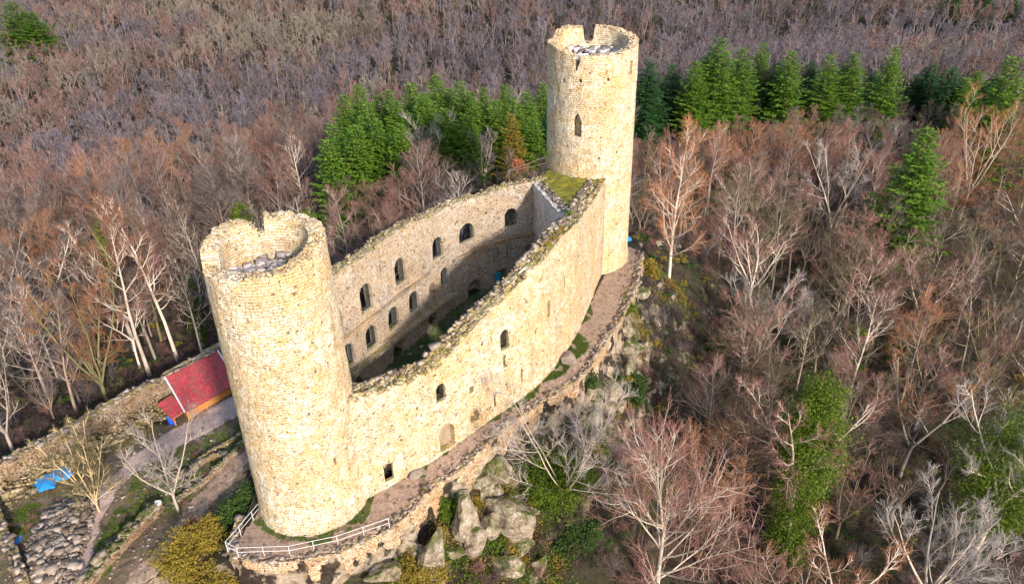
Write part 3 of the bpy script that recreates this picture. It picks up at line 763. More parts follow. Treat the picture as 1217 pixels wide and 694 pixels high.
ledge_strip(BACK_S, .2, 24.2, 5.72, 6.22, .55, .3, 'floor_ledge', MT['slate'], bw_root)  # dark strip standing for the shadow under the ledge above
# small pieces: pier between the two string courses
ledge_strip(BACK_S, 21.3, 24.1, 11.9, 12.1, .3, .3, 'string_course', MT['inner'], bw_root)

# ------------------------------------------------------------------ end wall and mossy terrace against the far tower
fi = offset_line(FRONT_S, FTH)
p_in, t_in = wall_at(fi, 37.6)
A = np.array([4.6, 85.75]); B = np.array([p_in[0] + .2, p_in[1] - .2])
poly = [A + np.array([-.6, .6]), (5.3, 89.5), (6.2, 93.2), (11, 94), (13.0, 88), (12.6, 85.0), B + np.array([1.2, .9]), B]
mb = MB(); me = wall_mesh(np.array([A + (A - B) * .12, B + (B - A) * .12]), 1.6, lambda q, s: 2.5, lambda q, s: 18.35, seed=31, K=20, rag=.2, nt=4, left=False)
# left=False puts the thickness away from the court
fix_normals(me); line_uv(me, np.array([A, B]))
ew = empty('end_wall', (7, 84, 3)); tag(ew, 'short pale grey wall closing the court below the far tower, under a moss covered terrace', 'castle wall')
me.transform(Matrix.Translation((-7, -84, -3))); link('wall_face', me, MT['endwall'], ew)
# terrace core
V = [(x, y, 4.) for x, y in poly] + [(x, y, 18.2) for x, y in poly]; k = len(poly)
me = bpy.data.meshes.new('core'); me.from_pydata(V, [], [tuple(range(k))[::-1], tuple(range(k, 2 * k))] + [(i, (i + 1) % k, (i + 1) % k + k, i + k) for i in range(k)]); me.update(); fix_normals(me)
line_uv(me, np.array([A, B])); o = link('terrace_core', me, MT['inner'], ew); shifted(o, ew)
pl = np.array([tuple(map(float, q)) for q in poly]); lo = pl.min(0); hi = pl.max(0); st = .2
xs = np.arange(lo[0] - .3, hi[0] + .3, st); ys = np.arange(lo[1] - .3, hi[1] + .3, st); a_, b_ = np.meshgrid(xs, ys, indexing='ij')
m = inpoly(a_[:-1, :-1] + .1 + fbm(a_[:-1, :-1], b_[:-1, :-1], 5) * .5, b_[:-1, :-1] + .1, pl); ids = np.arange(a_.size).reshape(a_.shape)
F = np.stack([ids[:-1, :-1], ids[1:, :-1], ids[1:, 1:], ids[:-1, 1:]], -1)[m]
dz = np.hypot(a_ - RC[0], b_ - RC[1])
Z = 18.35 + .5 * np.exp(-np.clip(dz - 5.8, 0, 9) / 1.0) + .5 * (fbm(a_ / .8, b_ / .8, 77) + .25)
o = link('moss', mesh_np('moss', np.stack([a_, b_, Z], -1).reshape(-1, 3), F, True), MT['moss'], ew); shifted(o, ew)
shifted(cap_stones('broken_top', np.array([A, B]), 1.0, lambda q, s: 18.45, ew, MT['stone'], 14, .26, 41, left=False), ew)

# ------------------------------------------------------------------ retaining walls, ruins, yard
def dress(name, label, cat, loc): 
    r = empty(name, loc); return tag(r, label, cat)

ret = dress('retaining_wall', 'sunlit rubble retaining wall along the outer edge of the ledge path below the castle', 'retaining wall', (-4, 54, 0))
LED = smooth_line(np.array([(-25.9, 46.5), (-25.6, 42.6)] + [tuple(p) for p in ledge[1:]]), 1, .35)
def r_top(q, s): return float(zp(q[1]) + np.interp(s, [0, 20, 24, 30, 60], [-.05, -.05, .15, .2, .1]))
me = wall_mesh(LED, .75, lambda q, s: zp(q[1]) - 4.4, r_top, seed=51, K=16, rag=.18, rough=.10, nt=3, left=True)
fix_normals(me); line_uv(me, LED); o = link('wall_face', me, MT['rubblewall'], ret); shifted(o, ret)
shifted(cap_stones('coping_stones', LED, .8, lambda q, s: r_top(q, s) + .02, ret, MT['stone'], 16, .27, 52), ret)

CREST = np.array([PX(*q)[:2] for q in [(330, 372, .6), (262, 409, .4), (228, 427, .3), (196, 445, .2), (162, 461, -.1), (130, 478, -.3), (100, 497, -.5), (60, 520, -.8), (0, 552, -1.2), (-70, 590, -1.5)]])[::-1]
CREST_S = smooth_line(CREST, 1, .35)
yw = dress('ring_wall', 'long old stone wall running behind the red roofed hut at the edge of the wood', 'stone wall', (-48, 66, -4))
def c_top(q, s): return float(-1.6 + 1.8 * np.clip(s / 40, 0, 1))
me = wall_mesh(CREST_S, 1.3, lambda q, s: -10., c_top, seed=61, K=20, rag=.3, rough=.14, nt=4, left=True)
fix_normals(me); line_uv(me, CREST_S); shifted(link('wall_face', me, MT['bankstone'], yw), yw)
shifted(cap_stones('coping_stones', CREST_S, 1.3, lambda q, s: c_top(q, s), yw, MT['stone'], 10, .36, 62), yw)
# rubble bank fallen from the inner face
r = np.random.default_rng(5); n = 1500; i = r.integers(0, len(CREST_S), n); dd = np.abs(r.normal(0, 1.1, n)) + .2
Tt = np.gradient(CREST_S, axis=0); Tt /= np.linalg.norm(Tt, axis=1)[:, None]; Nn = np.stack([Tt[:, 1], -Tt[:, 0]], 1)
C = CREST_S[i] + Nn[i] * dd[:, None]; z = H(C[:, 0], C[:, 1]) + np.clip(1.9 - dd, .05, 2) * r.uniform(.1, 1, n) ** 1.5
shifted(tag(link('fallen_stones', stones_mesh('s', np.c_[C, z], r.uniform(.15, .6, n), .6, 6), MT['cap'], yw), kind='stuff'), yw)

def leaves_(nm, C, z):
    return leaves(nm, np.c_[C, z], .11, 4)
def leaves(name, C, size, seed=0, upb=.3):
    r = np.random.default_rng(seed); n = len(C); a = r.normal(0, 1, (n, 3)); a[:, 2] *= .7; a /= np.linalg.norm(a, axis=1)[:, None]
    b = np.cross(a, r.normal(0, 1, (n, 3))); b /= np.linalg.norm(b, axis=1)[:, None]; s = (size * r.uniform(.6, 1.4, n))[:, None]
    V = np.stack([C - a * s, C + b * s * .55, C + a * s, C - b * s * .55], 1).reshape(-1, 3)
    return mesh_np(name, V, np.arange(4 * n).reshape(-1, 4))

def low_wall(name, label, pts, z, h, th, mat, seed, capn=9, csize=.34, cat='stone wall'):
    P = smooth_line(np.array([PX(a, b, z)[:2] for a, b in pts]), 1, .3); c = P.mean(0); z0 = float(H(*c))
    root = dress(name, label, cat, (c[0], c[1], z0))
    tf = lambda q, s: float(H(q[0], q[1]) + h * (.75 + .5 * vnoise(s / 1.3, 1.1, seed)))
    me = wall_mesh(P, th, lambda q, s: float(H(q[0], q[1])) - .8, tf, seed=seed, K=6, rag=.15, rough=.12, nt=3)
    fix_normals(me); line_uv(me, P); shifted(link('wall_face', me, MT['bankstone'], root), root)
    shifted(cap_stones('coping_stones', P, th, tf, root, mat, capn, csize, seed + 1), root)
    return root
low_wall('ruined_wall', 'mossy low ruined wall of loose stones between the two yard paths', [(110, 700), (140, 672), (165, 648), (185, 628), (200, 615)], -4, .9, 1.1, MT['rock'], 71, 16, .5)
low_wall('ruined_wall', 'low broken wall at the bottom left corner beside the rubble heap', [(-12, 610), (2, 645), (14, 672), (26, 705)], -4.3, 1.2, .9, MT['stone'], 73)
low_wall('ruined_wall', 'short stub of ruined wall left of the large blue tarp', [(-20, 588), (6, 578), (30, 568)], -4.3, .9, .9, MT['stone'], 75)
low_wall('ruined_wall', 'oval ring of pale stones in the yard left of the near tower', [(231, 592), (228, 584), (236, 574), (250, 566), (266, 561), (276, 565)], -3.6, .5, .45, MT['stone'], 77, 12, .26)
low_wall('kerb_wall', 'dark low kerb of stones between the oval stone ring and the lower path', [(212, 610), (240, 596), (270, 578), (300, 556)], -3.6, .45, .5, MT['rock'], 79, 12, .3)
low_wall('kerb_wall', 'faint row of reddish stones crossing the yard above the oval stone ring', [(205, 588), (235, 568), (265, 552), (292, 540)], -3.6, .3, .4, MT['cap'], 81, 12, .26)

# dry weeds over the bank and the wall
r = np.random.default_rng(6); n = 9000; i = r.integers(0, len(CREST_S), n); dd = r.uniform(-.1, 2.2, n); C = CREST_S[i] + Nn[i] * dd[:, None]
m_ = vnoise(C[:, 0] / 1.6, C[:, 1] / 1.6, 15) > .42; C = C[m_]; dd = dd[m_]; z = H(C[:, 0], C[:, 1]) + np.clip(2.9 - dd * 1.4, .05, 3.) * r.uniform(.0, 1, len(C))
tag(link('bank_weeds', leaves_('w', C, z), MT['dryleaf']), 'dry brown weeds growing over the old yard wall and its bank', kind='stuff')

# rubble heap in the near left yard
r = np.random.default_rng(9); poly = np.array(P2([(20, 700), (30, 650), (55, 610), (95, 595), (118, 602), (108, 640), (90, 700)], -4.3))
lo, hi = poly.min(0), poly.max(0); C = r.uniform(lo, hi, (2600, 2)); C = C[inpoly(C[:, 0], C[:, 1], poly)]
d_, _, _ = dline(C[:, 0], C[:, 1], poly, True)
z = H(C[:, 0], C[:, 1]) + np.clip(d_, 0, 1.3) * .5 * r.uniform(.5, 1, len(C)) + .05
tag(link('rubble', stones_mesh('s', np.c_[C, z], np.clip(r.lognormal(-1.25, .5, len(C)), .12, 1.0), .75, 10), MT['stone']), 'heap of loose pale building stones beside the yard path', 'rubble', kind='stuff')
# loose stones here and there
C = np.array([PX(a, b, -4.2)[:2] for a, b in zip(r.uniform(0, 290, 420), r.uniform(520, 694, 420))]); C = C[~inpoly(C[:, 0], C[:, 1], PLAT)]
tag(link('loose_stones', stones_mesh('s', np.c_[C, H(C[:, 0], C[:, 1]) + .05], r.uniform(.1, .35, len(C)), .6, 12), MT['stone']), 'small loose stones scattered over the yard', 'stones', kind='stuff')
C = np.array([(a, b) for a, b in zip(r.uniform(-16, 8, 300), r.uniform(56, 82, 300))]); C = C[inpoly(C[:, 0], C[:, 1], COURT)]
tag(link('loose_stones', stones_mesh('s', np.c_[C, H(C[:, 0], C[:, 1]) + .05], r.uniform(.1, .5, len(C)), .6, 13), MT['stone']), 'fallen stones lying on the shaded court ground', 'stones', kind='stuff')
a_ = r.uniform(0, 1, 500); i = (a_ * (len(LED) - 1)).astype(int); C = LED[i] + np.c_[r.normal(-1.0, .7, 500), r.normal(.9, .7, 500)]
C = C[(dline(C[:, 0], C[:, 1], FRONT)[0] > .8) & (np.hypot(C[:, 0] - LC[0], C[:, 1] - LC[1]) > 5.6) & inpoly(C[:, 0], C[:, 1], PLAT)]
tag(link('loose_stones', stones_mesh('s', np.c_[C, H(C[:, 0], C[:, 1]) + .06], r.uniform(.06, .24, len(C)), .5, 14), MT['stone']), 'loose stones littering the ledge path', 'stones', kind='stuff')

# ------------------------------------------------------------------ hut
hr = dress('hut', 'small wooden hut with a big red tiled roof leaning on the old wall', 'hut', (-39, 69, -4.2))
h1 = PX(196, 448, .1); h2 = PX(261, 418, .1); l1 = PX(220, 490, -2.0); l2 = PX(284, 455, -2.0)
h2 = np.array([*(h1[:2] + (l2[:2] - l1[:2]) / np.linalg.norm((l2 - l1)[:2]) * np.linalg.norm((h2 - h1)[:2])), .1])
l2 = l1 + (h2 - h1)
def slab(mb, a, b, c, d, th):
    n = np.cross(b - a, d - a); n /= np.linalg.norm(n); n = n if n[2] > 0 else -n
    V = [a, b, c, d, a - n * th, b - n * th, c - n * th, d - n * th]
    mb.add([q - np.array(hr.location) for q in V], [(0, 1, 2, 3), (7, 6, 5, 4), (0, 4, 5, 1), (1, 5, 6, 2), (2, 6, 7, 3), (3, 7, 4, 0)])
def roof(a, b, c, d, name):
    mb = MB(); slab(mb, a, b, c, d, .14)
    # courses of tiles as real steps
    o = mb.build(name, MT['tiles'], hr); me = o.data; L = me.uv_layers.new(name='UVMap')
    A_ = np.array(a) - np.array(hr.location); u = (b - a) / np.linalg.norm(b - a); v = (d - a) / np.linalg.norm(d - a)
    for l in me.loops:
        p = np.array(me.vertices[l.vertex_index].co) - A_; L.data[l.index].uv = (p @ u, p @ v)
    return o
rf = roof(h1, h2, l2, l1, 'roof')
s1 = PX(187, 480, -1.6); s2 = PX(203, 468, -1.6); s3 = PX(222, 487, -2.5); s4 = PX(205, 499, -2.5)
s2 = s1 + (s3 - s4)
rf2 = roof(s1, s2, s3, s4, 'porch_roof')
def bar(a, b, w, mat, name, parent, up=.06):
    mb = MB(); a = np.array(a) - np.array(hr.location); b = np.array(b) - np.array(hr.location); a[2] += up; b[2] += up
    mb.tube([a, b], w, 4); return mb.build(name, mat, parent)
bar(h1, l1, .10, MT['white'], 'verge_board', rf); bar(h2, l2, .10, MT['white'], 'verge_board', rf); bar(s4, s3, .06, MT['wood'], 'gutter_board', rf2)
r = np.random.default_rng(3); k = 26; f = np.linspace(0, 1, k)[:, None]
me = stones_mesh('ridge', (h1 + (h2 - h1) * f) + [0, 0, .12], np.full(k, .3), .6, 3, ang=math.atan2(*(h2 - h1)[1::-1])); shifted(tag(link('ridge_tiles', me, MT['stone'], rf)), hr)
# walls
def wallpanel(a, b, zt, name, mat, gap=None):
    a = np.array(a[:2]); b = np.array(b[:2]); L = np.linalg.norm(b - a); u = (b - a) / L; mb = MB(); n = int(L / .22); ang = math.atan2(u[1], u[0])
    for q in range(n):
        p = a + u * (q + .5) * L / n; z0 = float(H(*p)) - .3
        if gap and gap[0] < (q + .5) / n < gap[1]: continue
        mb.box((p[0] - hr.location.x, p[1] - hr.location.y, (z0 + zt) / 2 - hr.location.z), (L / n * .93, .05 + .01 * (q % 2), zt - z0), ang)
    return mb.build(name, mat, hr)
iv = (h1 - l1) / np.linalg.norm(h1 - l1); ih = (h2 - h1) / np.linalg.norm(h2 - h1)
wa = l1 + iv * .5 + ih * .3; wb = l2 + iv * .5 - ih * .3; wc = h2 - iv * .6 - ih * .3; wd = h1 - iv * .6 + ih * .3
wallpanel(wa, wb, -2.1, 'front_wall', MT['wood']); wallpanel(wa, wd, -2.05, 'side_wall', MT['wood']); wallpanel(wb, wc, -2.05, 'side_wall', MT['wood'])
for q in (l1 + ih * .2 + iv * .1, l1 + ih * 2.6 + iv * .1, l2 - ih * .3 + iv * .1, s4 + (s3 - s4) * .1, s3 - (s3 - s4) * .08):
    bar((q[0], q[1], float(H(q[0], q[1])) - .2), (q[0], q[1], q[2] - .14), .09, MT['wood'], 'post', hr, 0)
# things at the hut
p = PX(206, 506, -3.9); b = empty('barrel', (p[0], p[1], float(H(p[0], p[1]))))
tag(b, 'bright blue plastic barrel standing at the corner of the hut porch', 'barrel')
mb = MB(); zs = [0, .04, .3, .34, .38, .7, .74, .78, 1.05, 1.12]; rs = [.36, .40, .42, .45, .42, .42, .45, .42, .40, .34]
mb.tube([(0, 0, q) for q in zs], rs, 18); mb.build('barrel_body', MT['bluedark'], b, True)
mb = MB(); mb.tube([(0, 0, 1.12), (0, 0, 1.16)], [.33, .33], 18); mb.build('lid', MT['blue'], b)
p = PX(195, 617, -4); b = empty('bucket', (p[0], p[1], float(H(p[0], p[1])) + .75))
tag(b, 'small white bucket on the mossy ruined wall in the yard', 'bucket')
mb = MB(); mb.tube([(0, 0, 0), (0, 0, .5)], [.22, .32], 14); mb.build('bucket_body', MT['white'], b)
mb = MB(); mb.tube([(.31 * math.cos(a), 0, .5 + .25 * math.sin(a)) for a in np.linspace(0, math.pi, 8)], .02, 5); mb.build('handle', MT['white'], b)
def tarp(label, pts, z, h, seed):
    pl = np.array(P2(pts, z)); lo = pl.min(0) - .2; hi = pl.max(0) + .2; st = .12
    A_, B_ = np.meshgrid(np.arange(lo[0], hi[0], st), np.arange(lo[1], hi[1], st), indexing='ij')
    m = inpoly(A_[:-1, :-1] + .06, B_[:-1, :-1] + .06, pl); ids = np.arange(A_.size).reshape(A_.shape)
    F = np.stack([ids[:-1, :-1], ids[1:, :-1], ids[1:, 1:], ids[:-1, 1:]], -1)[m]
    d, _, _ = dline(A_, B_, pl, True)
    Z = H(A_, B_) + .06 + h * np.clip(d / .7, 0, 1) ** .6 + .22 * np.abs(fbm(A_ / .6, B_ / 1.4, seed)) * 2 * np.clip(d / .3, 0, 1)
    c = pl.mean(0); V = np.stack([A_, B_, Z], -1).reshape(-1, 3); used, inv = np.unique(F, return_inverse=True)
    o = link('tarpaulin', mesh_np('tarpaulin', V[used], inv.reshape(-1, 4), True), MT['blue']); tag(o, label, 'tarp')
    sm = o.modifiers.new('t', 'SOLIDIFY'); sm.thickness = .02
tarp('large crumpled bright blue tarpaulin over a pile in the left yard', [(37, 571), (52, 563), (78, 553), (93, 562), (82, 571), (68, 573), (66, 582), (46, 585)], -4.2, .35, 3)
tarp('small blue tarpaulin sheet near the rubble heap at the lower left', [(12, 651), (17, 641), (27, 637), (29, 643), (20, 652)], -4.3, .15, 8)
# bundle beside far tower
p = PX(746, 286, 5); c = (p[0], p[1], float(H(p[0], p[1]))); bm = bmesh.new(); bmesh.ops.create_icosphere(bm, subdivisions=3, radius=.55)
for v in bm.verts:
    v.co.x *= 1.2; v.co.z *= .8; n = fbm(v.co.x * 2 + 5, v.co.y * 2 + v.co.z * 3, 4) * .5; v.co *= 1 + n; v.co.z = max(v.co.z, -.25)
me = bpy.data.meshes.new('bundle'); bm.to_mesh(me); bm.free(); o = link('bundle', me, MT['blue']); o.location = (c[0], c[1], c[2] + .25); tag(o, 'small bright blue bundle on the ground at the foot of the far tower', 'bundle')
# court cloth at the doorway
p, t = wall_at(BACK_S, 32.0); nn = np.array([t[1], -t[0]]); q = p + nn * .25
mb = MB(); ang = math.atan2(t[1], t[0])
A_, B_ = np.meshgrid(np.linspace(-.55, .55, 12), np.linspace(0, 1.8, 14), indexing='ij')
V = np.stack([A_, .08 * np.sin(A_ * 14) + .1, B_], -1).reshape(-1, 3); ids = np.arange(A_.size).reshape(A_.shape); F = np.stack([ids[:-1, :-1], ids[1:, :-1], ids[1:, 1:], ids[:-1, 1:]], -1).reshape(-1, 4)
o = link('curtain', mesh_np('curtain', V, F, True), MT['teal']); o.location = (q[0], q[1], 5.0); o.rotation_euler = (0, 0, ang); tag(o, 'teal sheet hanging in a doorway of the shaded rear wall', 'sheet'); o.modifiers.new('t', 'SOLIDIFY').thickness = .03

# ------------------------------------------------------------------ railing
rail_pts = [np.array([*PX(a, b, 0)[:2]]) for a, b in [(316, 603), (271, 655), (284, 662), (345, 660), (402, 648), (463, 627)]]
rail_pts = [p for p in rail_pts]
base = rail_pts[0]; rl = dress('railing', 'thin white metal railing round the point of the ledge at the near tower', 'railing', (-22, 42.5, 0))
loc = np.array(rl.location)
def gz(p): return float(zp(p[1])) + .0
for a, b in zip(rail_pts[:-1], rail_pts[1:]):
    for hz in (1.15, .62):
        mb = MB(); mb.tube([np.array([*a, gz(a) + hz]) - loc, np.array([*b, gz(b) + hz]) - loc], .024, 6); mb.build('rail', MT['white'], rl)
    L = np.linalg.norm(b - a); n = max(1, round(L / 1.9))
    for q in range(n):
        p = a + (b - a) * q / n; mb = MB(); mb.tube([np.array([*p, gz(p) - .3]) - loc, np.array([*p, gz(p) + 1.2]) - loc], .028, 6); mb.build('post', MT['white'], rl)
p = rail_pts[-1]; mb = MB(); mb.tube([np.array([*p, gz(p) - .3]) - loc, np.array([*p, gz(p) + 1.2]) - loc], .028, 6); mb.build('post', MT['white'], rl)
# handrail on the terrace by the far tower
hrl = dress('handrail', 'thin dark handrail rising along the wall top to the far tower', 'handrail', (3, 88, 18.6)); loc = np.array(hrl.location)
a = PX(604, 203, 19.0); b = PX(651, 186, 20.6); b = a + (b - a)
mb = MB(); mb.tube([a - loc, b - loc], .05, 6); mb.build('rail', MT['barkdark'], hrl)
mb = MB(); mb.tube([a - loc - [0, 0, .1], b - loc - [0, 0, .9]], .04, 6); mb.build('rail', MT['barkdark'], hrl)
for f in (.02, .5, .97):
    p = a + (b - a) * f - loc; mb = MB(); mb.tube([p, p - [0, 0, 1.6]], .05, 6); mb.build('post', MT['barkdark'], hrl)

# ------------------------------------------------------------------ rocks
def rock(name, label, cat, p, size, seed, mat='rock', sub=4, sink=.3, cuts=16, rot=None):
    r = np.random.default_rng(seed); bm = bmesh.new(); bmesh.ops.create_icosphere(bm, subdivisions=sub, radius=1.)
    co = np.array([v.co[:] for v in bm.verts])
    for _ in range(cuts):
        n = r.normal(0, 1, 3); n /= np.linalg.norm(n); d = r.uniform(.42, .85); q = co @ n; m = q > d; co[m] -= (q[m] - d)[:, None] * n * .95
    co *= np.array(size)[None]
    co += (np.stack([fbm(co[:, 1] * 1.4, co[:, 2] * 1.4, seed), fbm(co[:, 0] * 1.4, co[:, 2] * 1.4, seed + 1), fbm(co[:, 0] * 1.4, co[:, 1] * 1.4, seed + 2)], -1)) * .35
    for v, q in zip(bm.verts, co): v.co = q
    me = bpy.data.meshes.new(name); bm.to_mesh(me); bm.free()
    o = link(name, me, MT[mat]); a = r.uniform(0, 6.28) if rot is None else rot
    o.rotation_euler = (0, 0, a); o.location = (p[0], p[1], float(H(p[0], p[1])) + size[2] * (1 - 2 * sink) * .5)
    return tag(o, label, cat)
def hitH(px, py):
    d = fw + rt * (px - CX) / FPX + up * (CY - py) / FPX
    t = np.linspace(20, 500, 4000); X = d[0] * t; Y = d[1] * t; Z = CAM_H + d[2] * t
    k = np.argmax(Z < H(X, Y)); return np.array([X[k], Y[k], float(H(X[k], Y[k]))])
rocks = [(592, 560, (1.7, 1.3, 1.6), 'pale block of cliff rock just under the ledge path'), (600, 612, (2.6, 1.5, 2.3), 'broad cliff outcrop left of the green ivy bush'), (552, 632, (1.4, 1.2, 2.6), 'tall narrow rock slab below the retaining wall'),
         (515, 672, (1.9, 1.3, 2.6), 'large angular rock at the bottom beside the cliff foot'), (566, 650, (1.0, .9, 2.2), 'upright pale rock pillar near the bottom of the cliff'), (622, 628, (1.2, .9, 1.1), 'rounded pale boulder below the green ivy bush'),
         (585, 590, (1.6, 1.2, 1.5), 'rough brown rock between the ledge wall and the ivy bush'), (642, 674, (.9, .8, 1.4), 'small pale rock standing alone low on the slope'), (460, 682, (2.2, 1.2, 1.5), 'mossy rock under the retaining wall'), (545, 600, (1.3, 1.1, 1.6), 'rock directly under the bright green ledge shrub'),
         (765, 420, (1.0, .8, 2.2), 'tall pale rock face right of the ledge path'), (742, 395, (1.3, .9, 1.8), 'sunlit rock against the upper ledge wall'), (738, 486, (.9, .7, 1.3), 'white topped rock in the scrub below the ledge'), (700, 470, (.8, .7, 1.4), 'small rock sticking out under the ledge wall'), (776, 370, (1.1, .9, 1.6), 'rock under the yellow shrub beside the far tower'), (758, 455, (1.1, .8, 1.6), 'grey rock among dark ivy on the right slope')]
for k, (a, b, sz, lb) in enumerate(rocks):
    p = hitH(a, b); rock('rock_outcrop', lb, 'rock', p, tuple(q * (1.45 if k < 7 else 1.12) for q in sz), 100 + k, sink=.36)
for (a, b, sz, lb) in [(672, 424, (1.0, 1.5, .8), 'rounded stump of masonry at the wall foot on the path'), (496, 566, (1.5, .6, .35), 'flat grey slab lying at the wall foot near the dark doorway'), (437, 588, (.9, .5, .4), 'pale stone trough beside the near tower')]:
    p = PX(a, b, zp(PX(a, b, 2)[1])); o = rock('stone_block', lb, 'stone block', p, sz, 140 + int(a), 'stone', 3, .1, 10, rot=.8)

# ------------------------------------------------------------------ vegetation
def tubes_batch(B, sides):
    """B: list of (pts (k,3), radii (k)) all the same k -> V,F"""
    if not B: return np.zeros((0, 3)), np.zeros((0, 4), int)
    P = np.array([b[0] for b in B]); Rr = np.array([b[1] for b in B]); n, k, _ = P.shape
    D = np.gradient(P, axis=1); D /= np.linalg.norm(D, axis=2, keepdims=True) + 1e-9
    ref = np.where(np.abs(D[..., 2:3]) < .9, np.array([0, 0, 1.]), np.array([1., 0, 0]))
    U = np.cross(D, ref); U /= np.linalg.norm(U, axis=2, keepdims=True) + 1e-9; W = np.cross(D, U)
    a = np.arange(sides) * 2 * math.pi / sides
    V = P[:, :, None] + Rr[:, :, None, None] * (U[:, :, None] * np.cos(a)[None, None, :, None] + W[:, :, None] * np.sin(a)[None, None, :, None])
    i = np.arange(n)[:, None, None] * k * sides; j = np.arange(k - 1)[None, :, None] * sides; q = np.arange(sides)[None, None]
    q2 = (q + 1) % sides
    F = np.stack([i + j + q, i + j + q2, i + j + sides + q2, i + j + sides + q], -1).reshape(-1, 4)
    return V.reshape(-1, 3), F

def merge(L):
    V = []; F = []; b = 0
    for v, f in L:
        if len(v) == 0: continue
        V.append(v); F.append(f + b); b += len(v)
    return np.vstack(V), np.vstack(F)

def branch(r, p, d, L, r0, r1, k, wob, grav):
    pts = [p]; d = d / np.linalg.norm(d); st = L / (k - 1); dirs = [d]
    for _ in range(k - 1):
        d = d + r.normal(0, wob, 3) + np.array([0, 0, grav]); d /= np.linalg.norm(d); p = p + d * st; pts.append(p); dirs.append(d)
    return np.array(pts), np.linspace(r0, r1, k), dirs

def perp(r, d, ang):
    a = r.normal(0, 1, 3); a -= d * (a @ d); a /= np.linalg.norm(a) + 1e-9
    return d * math.cos(ang) + a * math.sin(ang)

def bare_tree(seed, h=18., cr=4.5, trunk_r=.24, clear=.35, n1=12, n2=7, n3=6, n4=5, fork=0, wob=.085, twig=.011, lean=0., up1=.11, spread=.85):
    r = np.random.default_rng(seed); T0 = []; T1 = []; T2 = []; T3 = []; T4 = []
    stems = []
    if fork:
        tp, tr, td = branch(r, np.array([0, 0, -.5]), np.array([lean, 0, 1.]), h * clear + .5, trunk_r, trunk_r * .85, 8, wob * .4, .02)
        T0.append((tp, tr)); a0 = r.uniform(0, 6.28)
        for q in range(fork):
            a = a0 + 6.28 * q / fork + r.normal(0, .3); d = np.array([math.cos(a) * spread * .6, math.sin(a) * spread * .6, 1.])
            sp, sr, sdr = branch(r, tp[-1] - np.array([0, 0, .2]), d, h * (1 - clear) * r.uniform(.85, 1.0), trunk_r * .62, .03, 8, wob * .8, .05); T0.append((sp, sr)); stems.append((sp, sr, sdr, .05))
    else:
        sp, sr, sdr = branch(r, np.array([0, 0, -.5]), np.array([lean, 0, 1.]), h + .3, trunk_r, .02, 8, wob * .45, .05); T0.append((sp, sr)); stems.append((sp, sr, sdr, clear))
    nn1 = n1 if not fork else max(4, int(n1 * 1.3 / fork))
    for sp, sr, sdr, c0 in stems:
        for q in range(nn1):
            f = c0 + (1 - c0) * ((q + r.uniform(0, .8)) / nn1) ** .9; f = min(f, .97); x = f * 7; i = int(x); p = sp[i] + (sp[min(i + 1, 7)] - sp[i]) * (x - i); rad = np.interp(x, np.arange(8), sr)
            rel = (f - c0) / (1 - c0); L = cr * (1.3 - .72 * rel) * r.uniform(.75, 1.2) * (.8 if fork else 1)
            ang = R(62 - 28 * rel) + r.normal(0, .12); d = perp(r, sdr[i], ang)
            p1, r1, d1 = branch(r, p, d, L, min(rad * .6, .11 + .0 * L), .025, 7, wob, up1); T1.append((p1, r1))
            for u in range(n2):
                g = .25 + .74 * (u + r.uniform(0, 1)) / n2; x = min(g, .98) * 6; i = int(x); p = p1[i] + (p1[min(i + 1, 6)] - p1[i]) * (x - i)
                d = perp(r, d1[i], R(r.uniform(28, 55))); L2 = L * .42 * (1.2 - .55 * g) * r.uniform(.6, 1.3)
                p2, r2, d2 = branch(r, p, d, L2, .032, .014, 5, wob * 1.2, .10); T2.append((p2, r2))
                for w_ in range(n3):
                    g = .2 + .8 * (w_ + r.uniform(0, 1)) / n3; x = min(g, .98) * 4; i = int(x); p = p2[i] + (p2[min(i + 1, 4)] - p2[i]) * (x - i)
                    d = perp(r, d2[i], R(r.uniform(20, 50))); L3 = L2 * .55 * r.uniform(.7, 1.2)
                    p3, r3, d3 = branch(r, p, d, L3, twig * 1.3, twig, 4, wob * 1.1, .09); T3.append((p3, r3))
                    for y_ in range(n4):
                        g = .1 + .9 * (y_ + r.uniform(0, 1)) / n4; x = min(g, .98) * 3; i = int(x); p = p3[i] + (p3[min(i + 1, 3)] - p3[i]) * (x - i)
                        d = perp(r, d3[i], R(r.uniform(18, 50))); L4 = L3 * .6 * r.uniform(.6, 1.2)
                        p4, r4, _ = branch(r, p, d, L4, twig, twig * .45, 3, wob, .08); T4.append((p4, r4))
    tr = merge([tubes_batch(T0, 7), tubes_batch(T1, 5), tubes_batch(T2, 4)])
    cw = merge([tubes_batch(T3, 3), tubes_batch(T4, 3)])
    tm = mesh_np('trunk', *tr, True); cm = mesh_np('crown', *cw)
    return tm, cm

